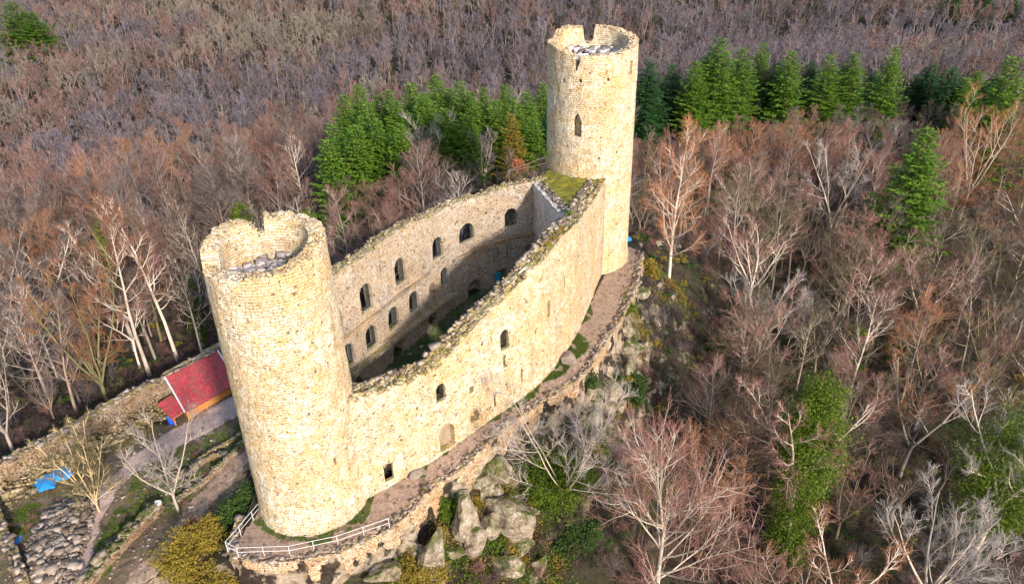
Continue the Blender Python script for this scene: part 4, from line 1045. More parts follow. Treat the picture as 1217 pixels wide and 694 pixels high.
def conifer(seed, h=16., rad=3.2, n=900, sz=.34, low=.04):
    r = np.random.default_rng(seed)
    tm = mesh_np('trunk', *tubes_batch([(np.array([(0, 0, q) for q in np.linspace(-.5, h * .98, 8)]), np.linspace(.26, .03, 8))], 7), True)
    V = []; whorls = int(h / .46)
    for w_ in range(whorls):
        f = low + (1 - low) * w_ / whorls; z = f * h; Lm = rad * (1 - f) ** .72 * (1 if f > .12 else .8) + .25; nb = 9 if f < .8 else 6; a0 = r.uniform(0, 6.28)
        for b_ in range(nb):
            a = a0 + 6.28 * b_ / nb + r.normal(0, .15); L = Lm * r.uniform(.55, 1.2); droop = R(r.uniform(-4, 22)) * (1 - f) - R(22) * f
            ns = max(6, int(L * 14))
            for s in range(ns):
                t = (s + r.uniform(0, 1)) / ns; rr = L * (.12 + .88 * t); zz = z - rr * math.sin(droop) + .10 * rr * t
                wdt = .55 * L * (1 - t) + .18; off = r.uniform(-wdt, wdt) * .6
                ca, sa = math.cos(a), math.sin(a); c = np.array([ca * rr - sa * off, sa * rr + ca * off, zz + r.normal(0, .07) - abs(off) * .15])
                da = a + np.sign(off) * r.uniform(.2, .9); dl = sz * r.uniform(.7, 1.4); e = np.array([math.cos(da), math.sin(da), r.uniform(-.35, .25)]) * dl
                sd_ = np.array([-math.sin(da), math.cos(da), r.uniform(-.5, .5)]) * sz * r.uniform(.25, .42)
                V += [c - e * .4 - sd_ * .6, c - e * .4 + sd_ * .6, c + e * .5 + sd_, c + e + sd_ * .1, c + e * .5 - sd_]
    V = np.array(V); F = np.arange(len(V)).reshape(-1, 5)
    return tm, mesh_np('crown', V, F)

def leaves(name, C, size, seed=0, upb=.3):
    r = np.random.default_rng(seed); n = len(C); a = r.normal(0, 1, (n, 3)); a[:, 2] *= .7; a /= np.linalg.norm(a, axis=1)[:, None]
    b = np.cross(a, r.normal(0, 1, (n, 3))); b /= np.linalg.norm(b, axis=1)[:, None]; s = (size * r.uniform(.6, 1.4, n))[:, None]
    V = np.stack([C - a * s, C + b * s * .55, C + a * s, C - b * s * .55], 1).reshape(-1, 3)
    return mesh_np(name, V, np.arange(4 * n).reshape(-1, 4))

def clump_points(seed, blobs, n):
    """points in the outer shell of several blobs"""
    r = np.random.default_rng(seed); out = []
    vol = np.array([b[3] * b[4] for b in blobs]); cnt = (n * vol / vol.sum()).astype(int)
    for (x, y, z, rx, rz), c in zip(blobs, cnt):
        d = r.normal(0, 1, (c, 3)); d /= np.linalg.norm(d, axis=1)[:, None]; q = r.uniform(0, 1, c) ** .4
        # leaves gather in sprays round random centres
        m = max(6, c // 70); sd_ = r.normal(0, 1, (m, 3)); sd_ /= np.linalg.norm(sd_, axis=1)[:, None]; sr_ = r.uniform(.55, 1.18, m); k = r.integers(0, m, c)
        pick = r.uniform(0, 1, c) < .7; d = np.where(pick[:, None], sd_[k] + r.normal(0, .16, (c, 3)), d); q = np.where(pick, sr_[k] + r.normal(0, .07, c), q)
        lump = 1 + .8 * fbm(d[:, 0] * 2 + x, d[:, 1] * 2 + d[:, 2] * 2.7 + z, seed)
        out.append(np.array([x, y, z]) + d * (q * lump)[:, None] * np.array([rx, rx, rz]))
    return np.vstack(out)

def shrub(name, label, cat, p, blobs, n, size, mat, seed, stem=True, group=None):
    root = empty(name, (p[0], p[1], p[2])); tag(root, label, cat, group)
    link('foliage', leaves('foliage', clump_points(seed, blobs, n), size, seed), MT[mat], root)
    r = np.random.default_rng(seed); B = []
    for (x, y, z, rx, rz) in blobs:
        for _ in range(5):
            e = np.array([x, y, z]) + r.normal(0, .45, 3) * np.array([rx, rx, rz]); a = np.array([x * .3, y * .3, -.3]); mid = (a + e) / 2 + r.normal(0, .2, 3)
            B.append((np.array([a, mid, e]), np.array([.06, .04, .015])))
    link('stems', mesh_np('stems', *tubes_batch(B, 5)), MT['barkdark'], root)
    return root

# ------------------------------------------------------------------ tree placement
def place_mesh(me, mat):
    me.materials.clear(); me.materials.append(mat); return me

def add_tree(name, tm, cm, tmat, cmat, loc, rz, sc, label, cat, group=None):
    """a tree of its own: Empty with trunk and crown; meshes may be shared, materials sit on the objects"""
    root = bpy.data.objects.new(name, None); COL.objects.link(root); root.location = loc; root.rotation_euler = (0, 0, rz); root.scale = sc; root.empty_display_size = .5
    tag(root, label, cat, group)
    for nm, me, mt in (('trunk', tm, tmat), ('crown', cm, cmat)):
        if not len(me.materials): me.materials.append(None)
        o = bpy.data.objects.new(nm, me); COL.objects.link(o); o.parent = root
        o.material_slots[0].link = 'OBJECT'; o.material_slots[0].material = mt
    return root

def top_height(p, py):
    lo, hi = .5, 60.
    for _ in range(30):
        m = (lo + hi) / 2
        if proj((p[0], p[1], p[2] + m))[1] > py: lo = m
        else: hi = m
    return lo

MT['barkgrey'] = twig_mat('grey_bark', (.28, .23, .19), .35); MT['barkstraw'] = twig_mat('straw_bark', (.40, .30, .17), .2)
HERO = []   # xy, radius kept free
def hero(bx, by, ty, wpx, tw, bark, seed, label, z=None, xyz=None, group=None, rkeep=.75, hmax=26, trunk_r=None, **kw):
    p = xyz if xyz is not None else hitH(bx, by)
    h = min(top_height(p, ty), hmax); top = proj((p[0], p[1], p[2] + h * .7)); cr = wpx / 2 * top[2] / FPX
    args = dict(n1=19, n2=8, n3=6, n4=5, twig=.012); args.update(kw)
    tm, cm = bare_tree(seed, h=h, cr=cr * .72, trunk_r=trunk_r or (.13 + h * .007), **args)
    o = add_tree('bare_tree', tm, cm, MT[bark], MT['tw_' + tw], p, 0, (1, 1, 1), label, 'tree', group)
    HERO.append((p[0], p[1], cr * rkeep)); return o, p, h, cr

hero(778, 712, 474, 290, 'pink', 'bark', 301, 'big bare tree with pale spreading branches and pinkish twigs right of the ivy bush', clear=.16, hmax=19, n1=36, n2=8, n3=5, n4=4, up1=.13, trunk_r=.3)
hero(178, 446, 222, 115, 'orange', 'bark', 302, 'tall pale trunked bare tree left of the tree nearest the hut roof')
hero(212, 430, 232, 95, 'pink', 'bark', 303, 'tall thin bare tree just behind the hut roof')
hero(128, 476, 300, 120, 'orange', 'barkmoss', 304, 'many stemmed bare tree with mossy stems beside the old yard wall', fork=6, clear=.12, spread=.6)
hero(118, 608, 508, 95, 'olive', 'barkstraw', 305, 'small many stemmed yellowish tree beside the yard path', fork=7, clear=.10, spread=.42, n1=36, n2=8, n3=6, n4=4, trunk_r=.12, twig=.014)
hero(213, 608, 512, 140, 'silver', 'bark', 306, 'small white barked tree with wide bare branches near the oval stone ring', fork=4, clear=.22, spread=1.1, n1=14, n2=8, n3=5, n4=3, up1=.02, trunk_r=.16)
hero(795, 330, 162, 125, 'orange', 'bark', 307, 'orange twigged bare tree standing right beside the far tower', clear=.18, n1=26)
hero(878, 302, 196, 90, 'pink', 'bark', 308, 'bare tree with pinkish crown second to the right of the far tower', fork=3)
hero(985, 300, 165, 100, 'silver', 'bark', 309, 'silvery bare tree standing clear in the wood left of the single dark fir', fork=4, clear=.3)
hero(900, 425, 318, 100, 'silver', 'bark', 310, 'white branched low tree in the middle of the right slope', fork=4, clear=.2, spread=1.2)
hero(512, 232, 140, 110, 'silver', 'bark', 311, 'silvery bare tree in front of the green firs behind the rear wall', fork=5, clear=.25)
hero(1085, 745, 588, 190, 'silver', 'bark', 312, 'wide pale bare tree cut by the bottom edge at the right', fork=5, clear=.3, hmax=18, n4=7)
hero(668, 600, 462, 215, 'silver', 'bark', 313, 'white branched tree growing out of the green ivy below the ledge path', fork=5, clear=.12, spread=1.0, n1=20, n2=7, n3=5, n4=4, up1=.02, rkeep=.4, trunk_r=.14)
hero(1140, 262, 126, 140, 'orange', 'bark', 314, 'broad orange brown tree at the right behind the single dark fir', fork=5, clear=.25)
hero(1085, 395, 290, 120, 'pink', 'bark', 315, 'pinkish spreading tree below the single dark fir', fork=4, clear=.25, spread=1.2)
hero(578, 236, 152, 70, 'grey', 'bark', 316, 'grey bare tree between the silvery tree and the far tower', fork=4, clear=.3)

def ivy_tree(bx, by, ty, wpx, tw, seed, label, blobs, n, mat='ivy', xyz=None, lsize=.2, hmax=30, **kw):
    o, p, h, cr = hero(bx, by, ty, wpx, tw, 'bark', seed, label, xyz=xyz, hmax=hmax, **kw)
    C = clump_points(seed, [(x * cr, y * cr, z * h, rx * cr, rz * h) for x, y, z, rx, rz in blobs], n)
    link('ivy', leaves('ivy', C, lsize, seed), MT[mat], o); return o
ivy_tree(932, 662, 425, 150, 'pink', 401, 'tall tree wrapped in a thick bright green column of ivy on the right slope', [(0, 0, .06, .34, .12), (.03, 0, .2, .38, .13), (0, .05, .36, .42, .14), (.1, 0, .52, .48, .12), (.28, .1, .62, .28, .08), (0, 0, .70, .50, .11), (-.2, .1, .58, .26, .08), (.05, 0, .84, .3, .09), (-.12, 0, .76, .24, .08)], 42000, fork=3, clear=.4, lsize=.115)
ivy_tree(1158, 655, 462, 180, 'silver', 402, 'tree half covered by a dark green ball of ivy near the right edge', [(0, 0, .30, .48, .16), (.1, 0, .46, .58, .15), (-.2, .1, .60, .5, .12), (.1, 0, .74, .38, .12)], 30000, fork=4, clear=.35, lsize=.12)
ivy_tree(1002, 460, 384, 70, 'orange', 403, 'small tree with yellow green ivy above the tall ivy column', [(0, 0, .45, .45, .25), (0, 0, .7, .45, .18)], 5000, fork=3)
ivy_tree(384, 372, 232, 60, 'grey', 404, 'slim tree with an ivy clad trunk between the near tower and the rear wall', [(0, 0, .3, .3, .22), (.1, 0, .55, .42, .2), (-.1, 0, .75, .32, .14)], 6000, fork=3, mat='ivy')
ivy_tree(242, 412, 318, 40, 'grey', 405, 'thin ivy clad trunk at the left edge of the near tower', [(0, 0, .3, .4, .22), (.1, 0, .55, .5, .2), (-.1, 0, .75, .4, .14)], 3500, fork=2)
ivy_tree(300, 330, 240, 50, 'brown', 406, 'ivy covered tree showing through the notch of the near tower', [(0, 0, .5, .5, .22), (.1, 0, .75, .55, .2)], 4000, fork=3)
ivy_tree(150, 380, 250, 60, 'orange', 407, 'tree with yellow moss and ivy on its trunk in the left wood', [(0, 0, .35, .12, .25), (.05, 0, .6, .15, .25)], 2500, fork=2)

# bushes
p = hitH(655, 575); shrub('ivy_bush', 'large bright green bush of ivy spilling down the cliff below the ledge path', 'bush', p, [(-2.6, 3.0, 2.6, 2.4, 1.4), (-.6, 1.4, 1.8, 2.9, 1.7), (1.5, -.2, 1.2, 2.8, 1.6), (.6, -2.0, .2, 2.6, 1.5), (-3.8, 1.2, 1.9, 1.7, 1.1), (-1.6, -1.4, .9, 1.8, 1.2)], 26000, .11, 'ivy', 501)
p = hitH(535, 612); shrub('shrub', 'small bright green shrub on the face of the retaining wall', 'shrub', p, [(0, 0, .8, 1.1, .9), (-.4, .5, 1.5, .8, .6)], 2600, .11, 'ivy', 502)
p = hitH(700, 455); shrub('shrub', 'dark green shrub just outside the narrow part of the ledge wall', 'shrub', p, [(0, 0, .8, 1.0, .8), (.6, -.5, .3, .8, .6)], 2200, .12, 'ivydark', 503)
p = hitH(755, 470); shrub('shrub', 'dark glossy ivy patch hanging on the upper cliff', 'shrub', p, [(0, 0, .8, 1.6, 1.3), (-.6, -.8, 0, 1.3, 1.0), (.4, .6, 1.6, 1.0, .8)], 4500, .13, 'ivydark', 504)
p = hitH(772, 325); shrub('shrub', 'yellow green shrub beside the path at the far tower', 'shrub', p, [(0, 0, .9, 1.2, 1.0), (.3, -.9, .2, 1.2, .9)], 3000, .12, 'yellowbush', 505)
p = hitH(748, 368); shrub('shrub', 'low green plants on the upper ledge wall', 'shrub', p, [(0, 0, .4, 1.1, .5), (-.6, -.9, .3, .9, .4)], 1800, .1, 'ivy', 506)
p = hitH(232, 655); shrub('shrub', 'big yellowish bush on the bank left of the railing', 'bush', p, [(0, 0, 1.1, 1.7, 1.3), (-1.2, -1.1, .6, 1.6, 1.1), (1.0, 1.4, 1.2, 1.3, 1.1), (-.2, -2.2, .4, 1.6, .9), (1.6, .2, .9, 1.2, 1.0)], 14000, .10, 'yellowbush', 507)
p = hitH(282, 605); shrub('shrub', 'dark green scrub on the bank behind the railing corner', 'shrub', p, [(0, 0, .4, 1.6, .8), (.9, 1.5, .6, 1.3, .7), (-.5, -1.4, .3, 1.2, .7)], 6000, .11, 'ivydark', 508)
p = hitH(250, 690); shrub('shrub', 'mixed yellow and brown scrub at the bottom edge under the railing', 'shrub', p, [(0, 0, .6, 1.8, .9), (2.4, .3, .4, 1.6, .7)], 7000, .10, 'yellowbush', 509)
p = hitH(225, 632); shrub('shrub', 'orange red twiggy shrub beside the big yellowish bush', 'shrub', p, [(0, 0, .5, .7, .5)], 900, .10, 'red_leaf', 510)
p = hitH(490, 690); shrub('shrub', 'moss green scrub at the cliff foot on the bottom edge', 'shrub', p, [(0, 0, .5, 1.6, .8), (2, .6, .2, 1.5, .7), (-1.6, .6, .7, 1.2, .7)], 5000, .10, 'yellowbush', 511)
p = hitH(690, 640); shrub('shrub', 'low olive scrub under the ivy bush on the slope', 'shrub', p, [(0, 0, .5, 2.0, .9), (-2, -1, .2, 1.8, .8)], 5000, .11, 'ivydark', 512)
p = hitH(1075, 420); shrub('shrub', 'dark evergreen scrub on the valley floor at the right', 'shrub', p, [(0, 0, 1.5, 3.0, 1.8), (3.5, 1, 1.3, 2.6, 1.6), (-2.5, -1.5, 1.0, 2.4, 1.5)], 9000, .18, 'ivydark', 513)
p = hitH(850, 420); shrub('shrub', 'green understorey bush below the white branched low tree', 'shrub', p, [(0, 0, 1.0, 2.0, 1.2), (-2, 1, .8, 1.6, 1.0)], 4500, .16, 'ivydark', 514)
# on the walls
a = PX(616, 200, 18.6); shrub('shrub', 'small orange red shrub growing on top of the rear wall near the far tower', 'shrub', (a[0], a[1], 18.2), [(0, 0, 1.0, .75, .9), (.5, .1, .5, .6, .5)], 1800, .09, 'red_leaf', 520)
a = PX(583, 358, 4.8); shrub('shrub', 'small red shrub on the court ground near the doorway', 'shrub', (a[0], a[1], float(H(a[0], a[1]))), [(0, 0, .9, .8, .9)], 900, .10, 'red_leaf', 521)
p_, t_ = wall_at(FRONT_S, 36); shrub('plant', 'tuft of green weeds on top of the front wall near the far tower', 'plant', (p_[0] - 1.4, p_[1] + .8, 18.9), [(0, 0, .25, .5, .3)], 400, .09, 'ivy', 522)
p_, t_ = wall_at(FRONT_S, 30.5); shrub('plant', 'strip of yellow green moss and weeds on the front wall crest', 'plant', (p_[0] - .5, p_[1] + .3, 18.95), [(0, 0, .1, .5, .2), (-.7, -1.2, .1, .5, .2), (-1.3, -2.4, -.1, .45, .2), (.3, 1.2, .1, .4, .2)], 1100, .08, 'yellowbush', 523)

# moss and scrub clinging to the cliff
r = np.random.default_rng(33); pts = []
for bx0, by0, rad_, cnt in [(560, 600, 4, 9), (600, 640, 5, 10), (520, 660, 4, 8), (640, 640, 5, 9), (470, 690, 3, 4), (720, 500, 5, 8), (760, 400, 4, 7), (790, 340, 3, 4), (560, 680, 4, 7)]:
    c = hitH(bx0, by0)
    for _ in range(cnt): pts.append((c[0] + r.normal(0, rad_ * .5), c[1] + r.normal(0, rad_ * .5), r.uniform(.5, 1.3)))
L_ = []
for x_, y_, s_ in pts:
    if inpoly(x_, y_, PLAT): continue
    m_ = int(420 * s_ * s_); q = np.c_[r.normal(0, .75 * s_, m_) + x_, r.normal(0, .75 * s_, m_) + y_]; L_.append(np.c_[q, H(q[:, 0], q[:, 1]) + np.abs(r.normal(0, .28 * s_, m_)) + .05])
L_ = np.vstack(L_); half = vnoise(L_[:, 0] / 2, L_[:, 1] / 2, 8) > .5
tag(link('ground_cover', leaves('g', L_[half], .10, 3), MT['yellowbush']), 'yellow green moss and plants clinging to the cliff', kind='stuff')
tag(link('ground_cover', leaves('g', L_[~half], .10, 4), MT['ivy']), 'green creeping plants on the cliff below the ledge', kind='stuff')
for k in range(14):
    bx0, by0 = [(575, 575), (610, 590), (580, 625), (620, 650), (540, 660), (495, 655), (600, 675), (560, 610), (750, 420), (745, 440), (725, 470), (708, 500), (760, 350), (630, 610)][k]
    p = hitH(bx0, by0); s_ = r.uniform(.7, 1.5); lb = 'rough rock half buried in the ' + ('cliff slope under the near half of the ledge path' if bx0 < 680 else 'slope under the far half of the ledge path')
    o = rock('rock_outcrop', lb, 'rock', p, (1.5 * s_, 1.1 * s_, 1.2 * s_), 200 + k, sink=.35, sub=3); o['group'] = 'half buried rocks on the ' + ('near' if bx0 < 680 else 'far') + ' part of the cliff'

# firs
CF = [conifer(601, 15, 4.6, sz=.29), conifer(602, 18, 5.0, sz=.29), conifer(603, 13, 4.2, sz=.29), conifer(604, 16, 5.4, sz=.29)]
CFH = [15, 18, 13, 16]
def fir(tx, ty, D, label, mat='fir', wd=1., group=None, k=None, name='fir_tree'):
    d = fw + rt * (tx - CX) / FPX + up * (CY - ty) / FPX; t = D / d[1]; top = np.array([d[0] * t, D, CAM_H + d[2] * t])
    z = float(H(top[0], D)) - .3; h = max(5., top[2] - z)
    k = int(abs(tx * 7 + ty)) % 4 if k is None else k; s = h / CFH[k]
    w_ = wd * 1.12 * (s * .5 + .5)
    add_tree(name, CF[k][0], CF[k][1], MT['barkdark'], MT[mat], (top[0], D, z), tx * .37, (w_, w_, s), label, 'tree', group)
    HERO.append((top[0], D, 3.0 * w_))
G = 'firs in the green stand left of the far tower'
for j, (tx, ty, D) in enumerate([(408, 112, 140), (436, 122, 134), (461, 106, 142), (488, 98, 146), (517, 88, 147), (546, 96, 143), (574, 103, 145), (600, 100, 148), (626, 108, 145), (646, 98, 150), (425, 100, 148), (533, 104, 150), (470, 118, 136), (560, 108, 140), (612, 118, 138), (448, 112, 146), (503, 110, 138), (590, 118, 139)]):
    fir(tx, ty, D, 'green fir in the back of the stand left of the far tower', group=G)
for j, (tx, ty, D) in enumerate([(394, 146, 127), (421, 148, 124), (447, 140, 127), (474, 146, 125), (556, 136, 130), (634, 140, 131), (528, 128, 131)]):
    fir(tx, ty, D, 'green fir in the front of the stand left of the far tower', group=G)
fir(608, 134, 128, 'yellowish young fir at the front of the stand left of the far tower', 'yellowbush', .8)
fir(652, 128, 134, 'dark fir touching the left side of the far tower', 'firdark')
fir(389, 164, 122, 'leftmost and lowest fir of the stand behind the rear wall', k=2)
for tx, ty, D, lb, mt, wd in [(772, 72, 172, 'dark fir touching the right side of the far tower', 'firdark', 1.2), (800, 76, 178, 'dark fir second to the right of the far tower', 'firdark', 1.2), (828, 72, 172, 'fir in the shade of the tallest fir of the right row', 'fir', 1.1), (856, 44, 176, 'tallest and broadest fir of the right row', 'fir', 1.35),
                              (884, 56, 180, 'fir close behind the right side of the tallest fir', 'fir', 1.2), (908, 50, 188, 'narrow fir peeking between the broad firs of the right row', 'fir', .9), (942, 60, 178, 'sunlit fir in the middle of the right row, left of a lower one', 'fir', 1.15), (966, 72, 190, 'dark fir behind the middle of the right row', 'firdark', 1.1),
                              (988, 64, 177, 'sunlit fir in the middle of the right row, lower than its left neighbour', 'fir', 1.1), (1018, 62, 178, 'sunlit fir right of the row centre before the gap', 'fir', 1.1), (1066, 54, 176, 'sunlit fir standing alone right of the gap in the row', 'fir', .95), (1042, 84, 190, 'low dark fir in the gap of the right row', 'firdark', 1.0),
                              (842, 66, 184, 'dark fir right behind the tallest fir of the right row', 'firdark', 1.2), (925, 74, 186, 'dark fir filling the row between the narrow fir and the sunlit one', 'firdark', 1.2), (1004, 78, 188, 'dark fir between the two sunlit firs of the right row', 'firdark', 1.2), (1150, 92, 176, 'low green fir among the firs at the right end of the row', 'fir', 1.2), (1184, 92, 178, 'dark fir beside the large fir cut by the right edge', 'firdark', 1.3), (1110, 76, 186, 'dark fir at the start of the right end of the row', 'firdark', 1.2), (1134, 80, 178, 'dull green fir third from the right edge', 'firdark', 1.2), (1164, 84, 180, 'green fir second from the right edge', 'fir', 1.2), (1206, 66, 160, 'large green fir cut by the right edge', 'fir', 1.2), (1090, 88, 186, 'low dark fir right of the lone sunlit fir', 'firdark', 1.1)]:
    fir(tx, ty, D, lb, mt, wd)
fir(1104, 150, 122, 'single tall dark green fir standing among bare trees at the right', 'fir', 1.25, k=1)
fir(431, 58, 330, 'lone dark evergreen on the far slope above the green fir stand', 'firdark', 1.3, k=3, name='pine_tree')
fir(36, 14, 345, 'round bright evergreen at the top left, the lower of the pair', 'fir', 1.7, k=3, name='pine_tree')
fir(12, 2, 350, 'bright evergreen in the top left corner', 'fir', 1.7, k=3, name='pine_tree')
for tx, ty, lb in [(1140, -22, 'tall dark pine at the top edge left of its twin'), (1178, -18, 'dark pine at the top edge second from the right'), (1208, -6, 'dark pine in the top right corner')]:
    fir(tx, ty, 300, lb, 'firdark', 1.0, k=0, name='pine_tree')

# the wood
NEARV = [bare_tree(711, 14, 5.4, .22, .22, 20, 7, 6, 4, fork=3, spread=1.1), bare_tree(712, 20, 4.2, .24, .3, 22, 6, 6, 4), bare_tree(713, 12, 3.4, .15, .15, 16, 6, 5, 4, fork=4), bare_tree(714, 18, 5.6, .28, .28, 24, 7, 5, 4),
         bare_tree(701, 19, 4.6, .24, .38, 19, 7, 6, 4), bare_tree(702, 18, 4.8, .26, .3, 17, 7, 6, 4, fork=3), bare_tree(703, 16.5, 5.2, .26, .25, 17, 7, 6, 4, fork=4), bare_tree(704, 21, 3.9, .21, .5, 17, 7, 6, 4),
         bare_tree(705, 17, 4.2, .21, .35, 16, 7, 6, 4, fork=2), bare_tree(706, 15, 4.8, .2, .2, 18, 7, 6, 4, fork=5, spread=.7), bare_tree(707, 18, 4.6, .23, .36, 20, 7, 6, 4, lean=.12)]
def far_tree(seed, h, cr, fork, twig=.04): return bare_tree(seed, h, cr, .22, .35, 9, 5, 4, 3, fork=fork, twig=twig)
FARV = [far_tree(801, 15, 4.2, 0), far_tree(802, 16, 4.6, 3), far_tree(803, 14, 4.8, 4), far_tree(804, 17, 3.8, 0), far_tree(805, 13, 4.4, 5)]
r = np.random.default_rng(77)
YARD = np.array([PX(a, b, -4)[:2] for a, b in [(-90, 606), (0, 545), (100, 490), (196, 440), (262, 402), (345, 362), (430, 560), (330, 800), (-90, 800)]])
def scatter(lo, hi, st, seed):
    r = np.random.default_rng(seed); xs = np.arange(lo[0], hi[0], st); ys = np.arange(lo[1], hi[1], st); a, b = np.meshgrid(xs, ys, indexing='ij'); a = a + (np.arange(len(ys)) % 2)[None] * st / 2
    return np.c_[(a + r.uniform(-.4, .4, a.shape) * st).ravel(), (b + r.uniform(-.4, .4, a.shape) * st).ravel()]
C1 = scatter((-140, 36), (170, 215), 6.0, 1); C2 = scatter((-420, 215), (440, 640), 6.6, 2)
C = np.vstack([C1, C2])
d, _, seg = dline(C[:, 0], C[:, 1], PLAT, True)
ok = ~inpoly(C[:, 0], C[:, 1], PLAT) & ~inpoly(C[:, 0], C[:, 1], YARD)
ok &= d > np.where(seg < N_FRONT, 11., 5.5)
ok &= ~((C[:, 0] < -20) & (C[:, 1] < 48)) & ~((C[:, 0] < 14) & (C[:, 1] < 52) & (C[:, 0] > -40))
for hx, hy, hr_ in HERO: ok &= np.hypot(C[:, 0] - hx, C[:, 1] - hy) > max(2.4, hr_ * .85)
C = C[ok]; Z = H(C[:, 0], C[:, 1])
P3 = np.c_[C, Z + 9]; dd = P3 - np.array([0, 0, CAM_H]); dep = dd @ fw; px = CX + FPX * (dd @ rt) / dep; py = CY - FPX * (dd @ up) / dep
vis = (dep > 5) & (px > -60) & (px < 1277) & (py > -60) & (py < 790); C, Z, px, py, dep = C[vis], Z[vis], px[vis], py[vis], dep[vis]
# keep some of the valley floor open as in the photograph
open_ = (vnoise(C[:, 0] / 14, C[:, 1] / 14, 91) < .34) & (px > 740) & (dep < 120)
C, Z, px, py, dep = [q[~open_] for q in (C, Z, px, py, dep)]
def cap_scale(x, y, z, px_, dep_, s, h=19.):
    # the firs rise clear above the bare trees that stand in front of them
    lim = None
    if 365 < px_ < 662 and 60 < dep_ < 165: lim = np.interp(px_, [365, 400, 450, 520, 600, 660], [215, 202, 182, 168, 178, 190])
    if px_ > 740 and 90 < dep_ < 190: lim = np.interp(px_, [740, 800, 900, 1000, 1100, 1217], [162, 154, 138, 128, 126, 134])
    while lim is not None and s > .3 and proj((x, y, z + h * s))[1] < lim: s *= .96
    return s
order = np.argsort(dep); N_IND = 285
names = dict(pink='pinkish', brown='dull brown', grey='grey', orange='orange brown', olive='olive brown', silver='silver grey')
def zone_of(x, y, px_, dep_):
    if px_ > 735: return ('right', 'on the slope right of the castle', ['pink', 'orange', 'brown', 'olive', 'pink', 'grey', 'pink']) if dep_ < 105 else ('upper', 'on the rise in front of the right hand fir row', ['orange', 'brown', 'pink', 'olive', 'grey'])
    if px_ < 300: return ('left', 'in the wood left of the near tower', ['pink', 'orange', 'brown', 'grey', 'pink'])
    return ('back', 'in the wood behind the long rear wall', ['grey', 'brown', 'pink', 'grey'])
for q in order[:N_IND]:
    x, y = C[q]; zn, where, pal = zone_of(x, y, px[q], dep[q]); k = int(r.integers(0, len(NEARV))); tw = pal[int(np.clip(len(pal) * (vnoise(x / 13, y / 13, 5) * .5 + r.uniform(0, .5)), 0, len(pal) - 1))]
    s = r.uniform(.55, 1.12) * (.92 if zn == 'right' else .95 if zn == 'back' else 1.0); s = cap_scale(x, y, Z[q], px[q], dep[q], s, 20); sw = max(s, .6) * r.uniform(1.0, 1.3)
    bk = ['bark', 'barkgrey', 'barkmoss', 'barkdark', 'barkgrey'][int(r.integers(0, 5))]
    add_tree('bare_tree', NEARV[k][0], NEARV[k][1], MT[bk], MT['tw_' + tw], (x, y, Z[q] - .2), r.uniform(0, 6.28), (sw, sw, s), 'bare ' + names[tw] + ' tree ' + where, 'tree', names[tw] + ' bare trees ' + where)

# everything further off: one mass of wood
def gn_scatter(name, pts, rot, scl, pick, sources, label, cat=None):
    src = bpy.data.collections.new(name + '_kinds')
    for i, s in enumerate(sources): s.name = name + '_kind_%02d' % i; src.objects.link(s)
    me = bpy.data.meshes.new(name); me.vertices.add(len(pts)); me.vertices.foreach_set('co', np.asarray(pts, np.float32).ravel())
    for nm, ty, arr in (('rz', 'FLOAT', rot), ('sc', 'FLOAT', scl), ('pk', 'INT', pick)):
        a = me.attributes.new(nm, ty, 'POINT'); a.data.foreach_set('value', np.asarray(arr, np.float32 if ty == 'FLOAT' else np.int32))
    me.update(); o = link(name, me); tag(o, label, cat, kind='stuff')
    g = bpy.data.node_groups.new(name, 'GeometryNodeTree'); g.interface.new_socket('Geometry', in_out='INPUT', socket_type='NodeSocketGeometry'); g.interface.new_socket('Geometry', in_out='OUTPUT', socket_type='NodeSocketGeometry')
    N = g.nodes; gi = N.new('NodeGroupInput'); go = N.new('NodeGroupOutput'); iop = N.new('GeometryNodeInstanceOnPoints'); ci = N.new('GeometryNodeCollectionInfo')
    ci.inputs['Collection'].default_value = src; ci.inputs['Separate Children'].default_value = True; ci.inputs['Reset Children'].default_value = True
    def att(nm, ty):
        a = N.new('GeometryNodeInputNamedAttribute'); a.data_type = ty; a.inputs[0].default_value = nm; return a.outputs[0]
    cx = N.new('ShaderNodeCombineXYZ'); g.links.new(att('rz', 'FLOAT'), cx.inputs[2]); e2r = N.new('FunctionNodeEulerToRotation'); g.links.new(cx.outputs[0], e2r.inputs[0])
    g.links.new(gi.outputs[0], iop.inputs['Points']); g.links.new(ci.outputs[0], iop.inputs['Instance']); iop.inputs['Pick Instance'].default_value = True
    g.links.new(att('pk', 'INT'), iop.inputs['Instance Index']); g.links.new(e2r.outputs[0], iop.inputs['Rotation']); g.links.new(att('sc', 'FLOAT'), iop.inputs['Scale'])
    g.links.new(iop.outputs[0], go.inputs[0]); md = o.modifiers.new('scatter', 'NODES'); md.node_group = g
    return o
def joined(tm, cm, m1, m2):
    """trunk and crown of a distant tree in one mesh"""
    def arr(me):
        v = np.empty(len(me.vertices) * 3, np.float32); me.vertices.foreach_get('co', v); f = np.empty(len(me.loops), np.int32); me.loops.foreach_get('vertex_index', f); return v.reshape(-1, 3), f.reshape(-1, 4)
    v1, f1 = arr(tm); v2, f2 = arr(cm); me = mesh_np('far', np.vstack([v1, v2]), np.vstack([f1, f2 + len(v1)]), False, np.r_[np.zeros(len(f1)), np.ones(len(f2))])
    me.materials.append(m1); me.materials.append(m2); return bpy.data.objects.new('far', me)
rest = order[N_IND:]
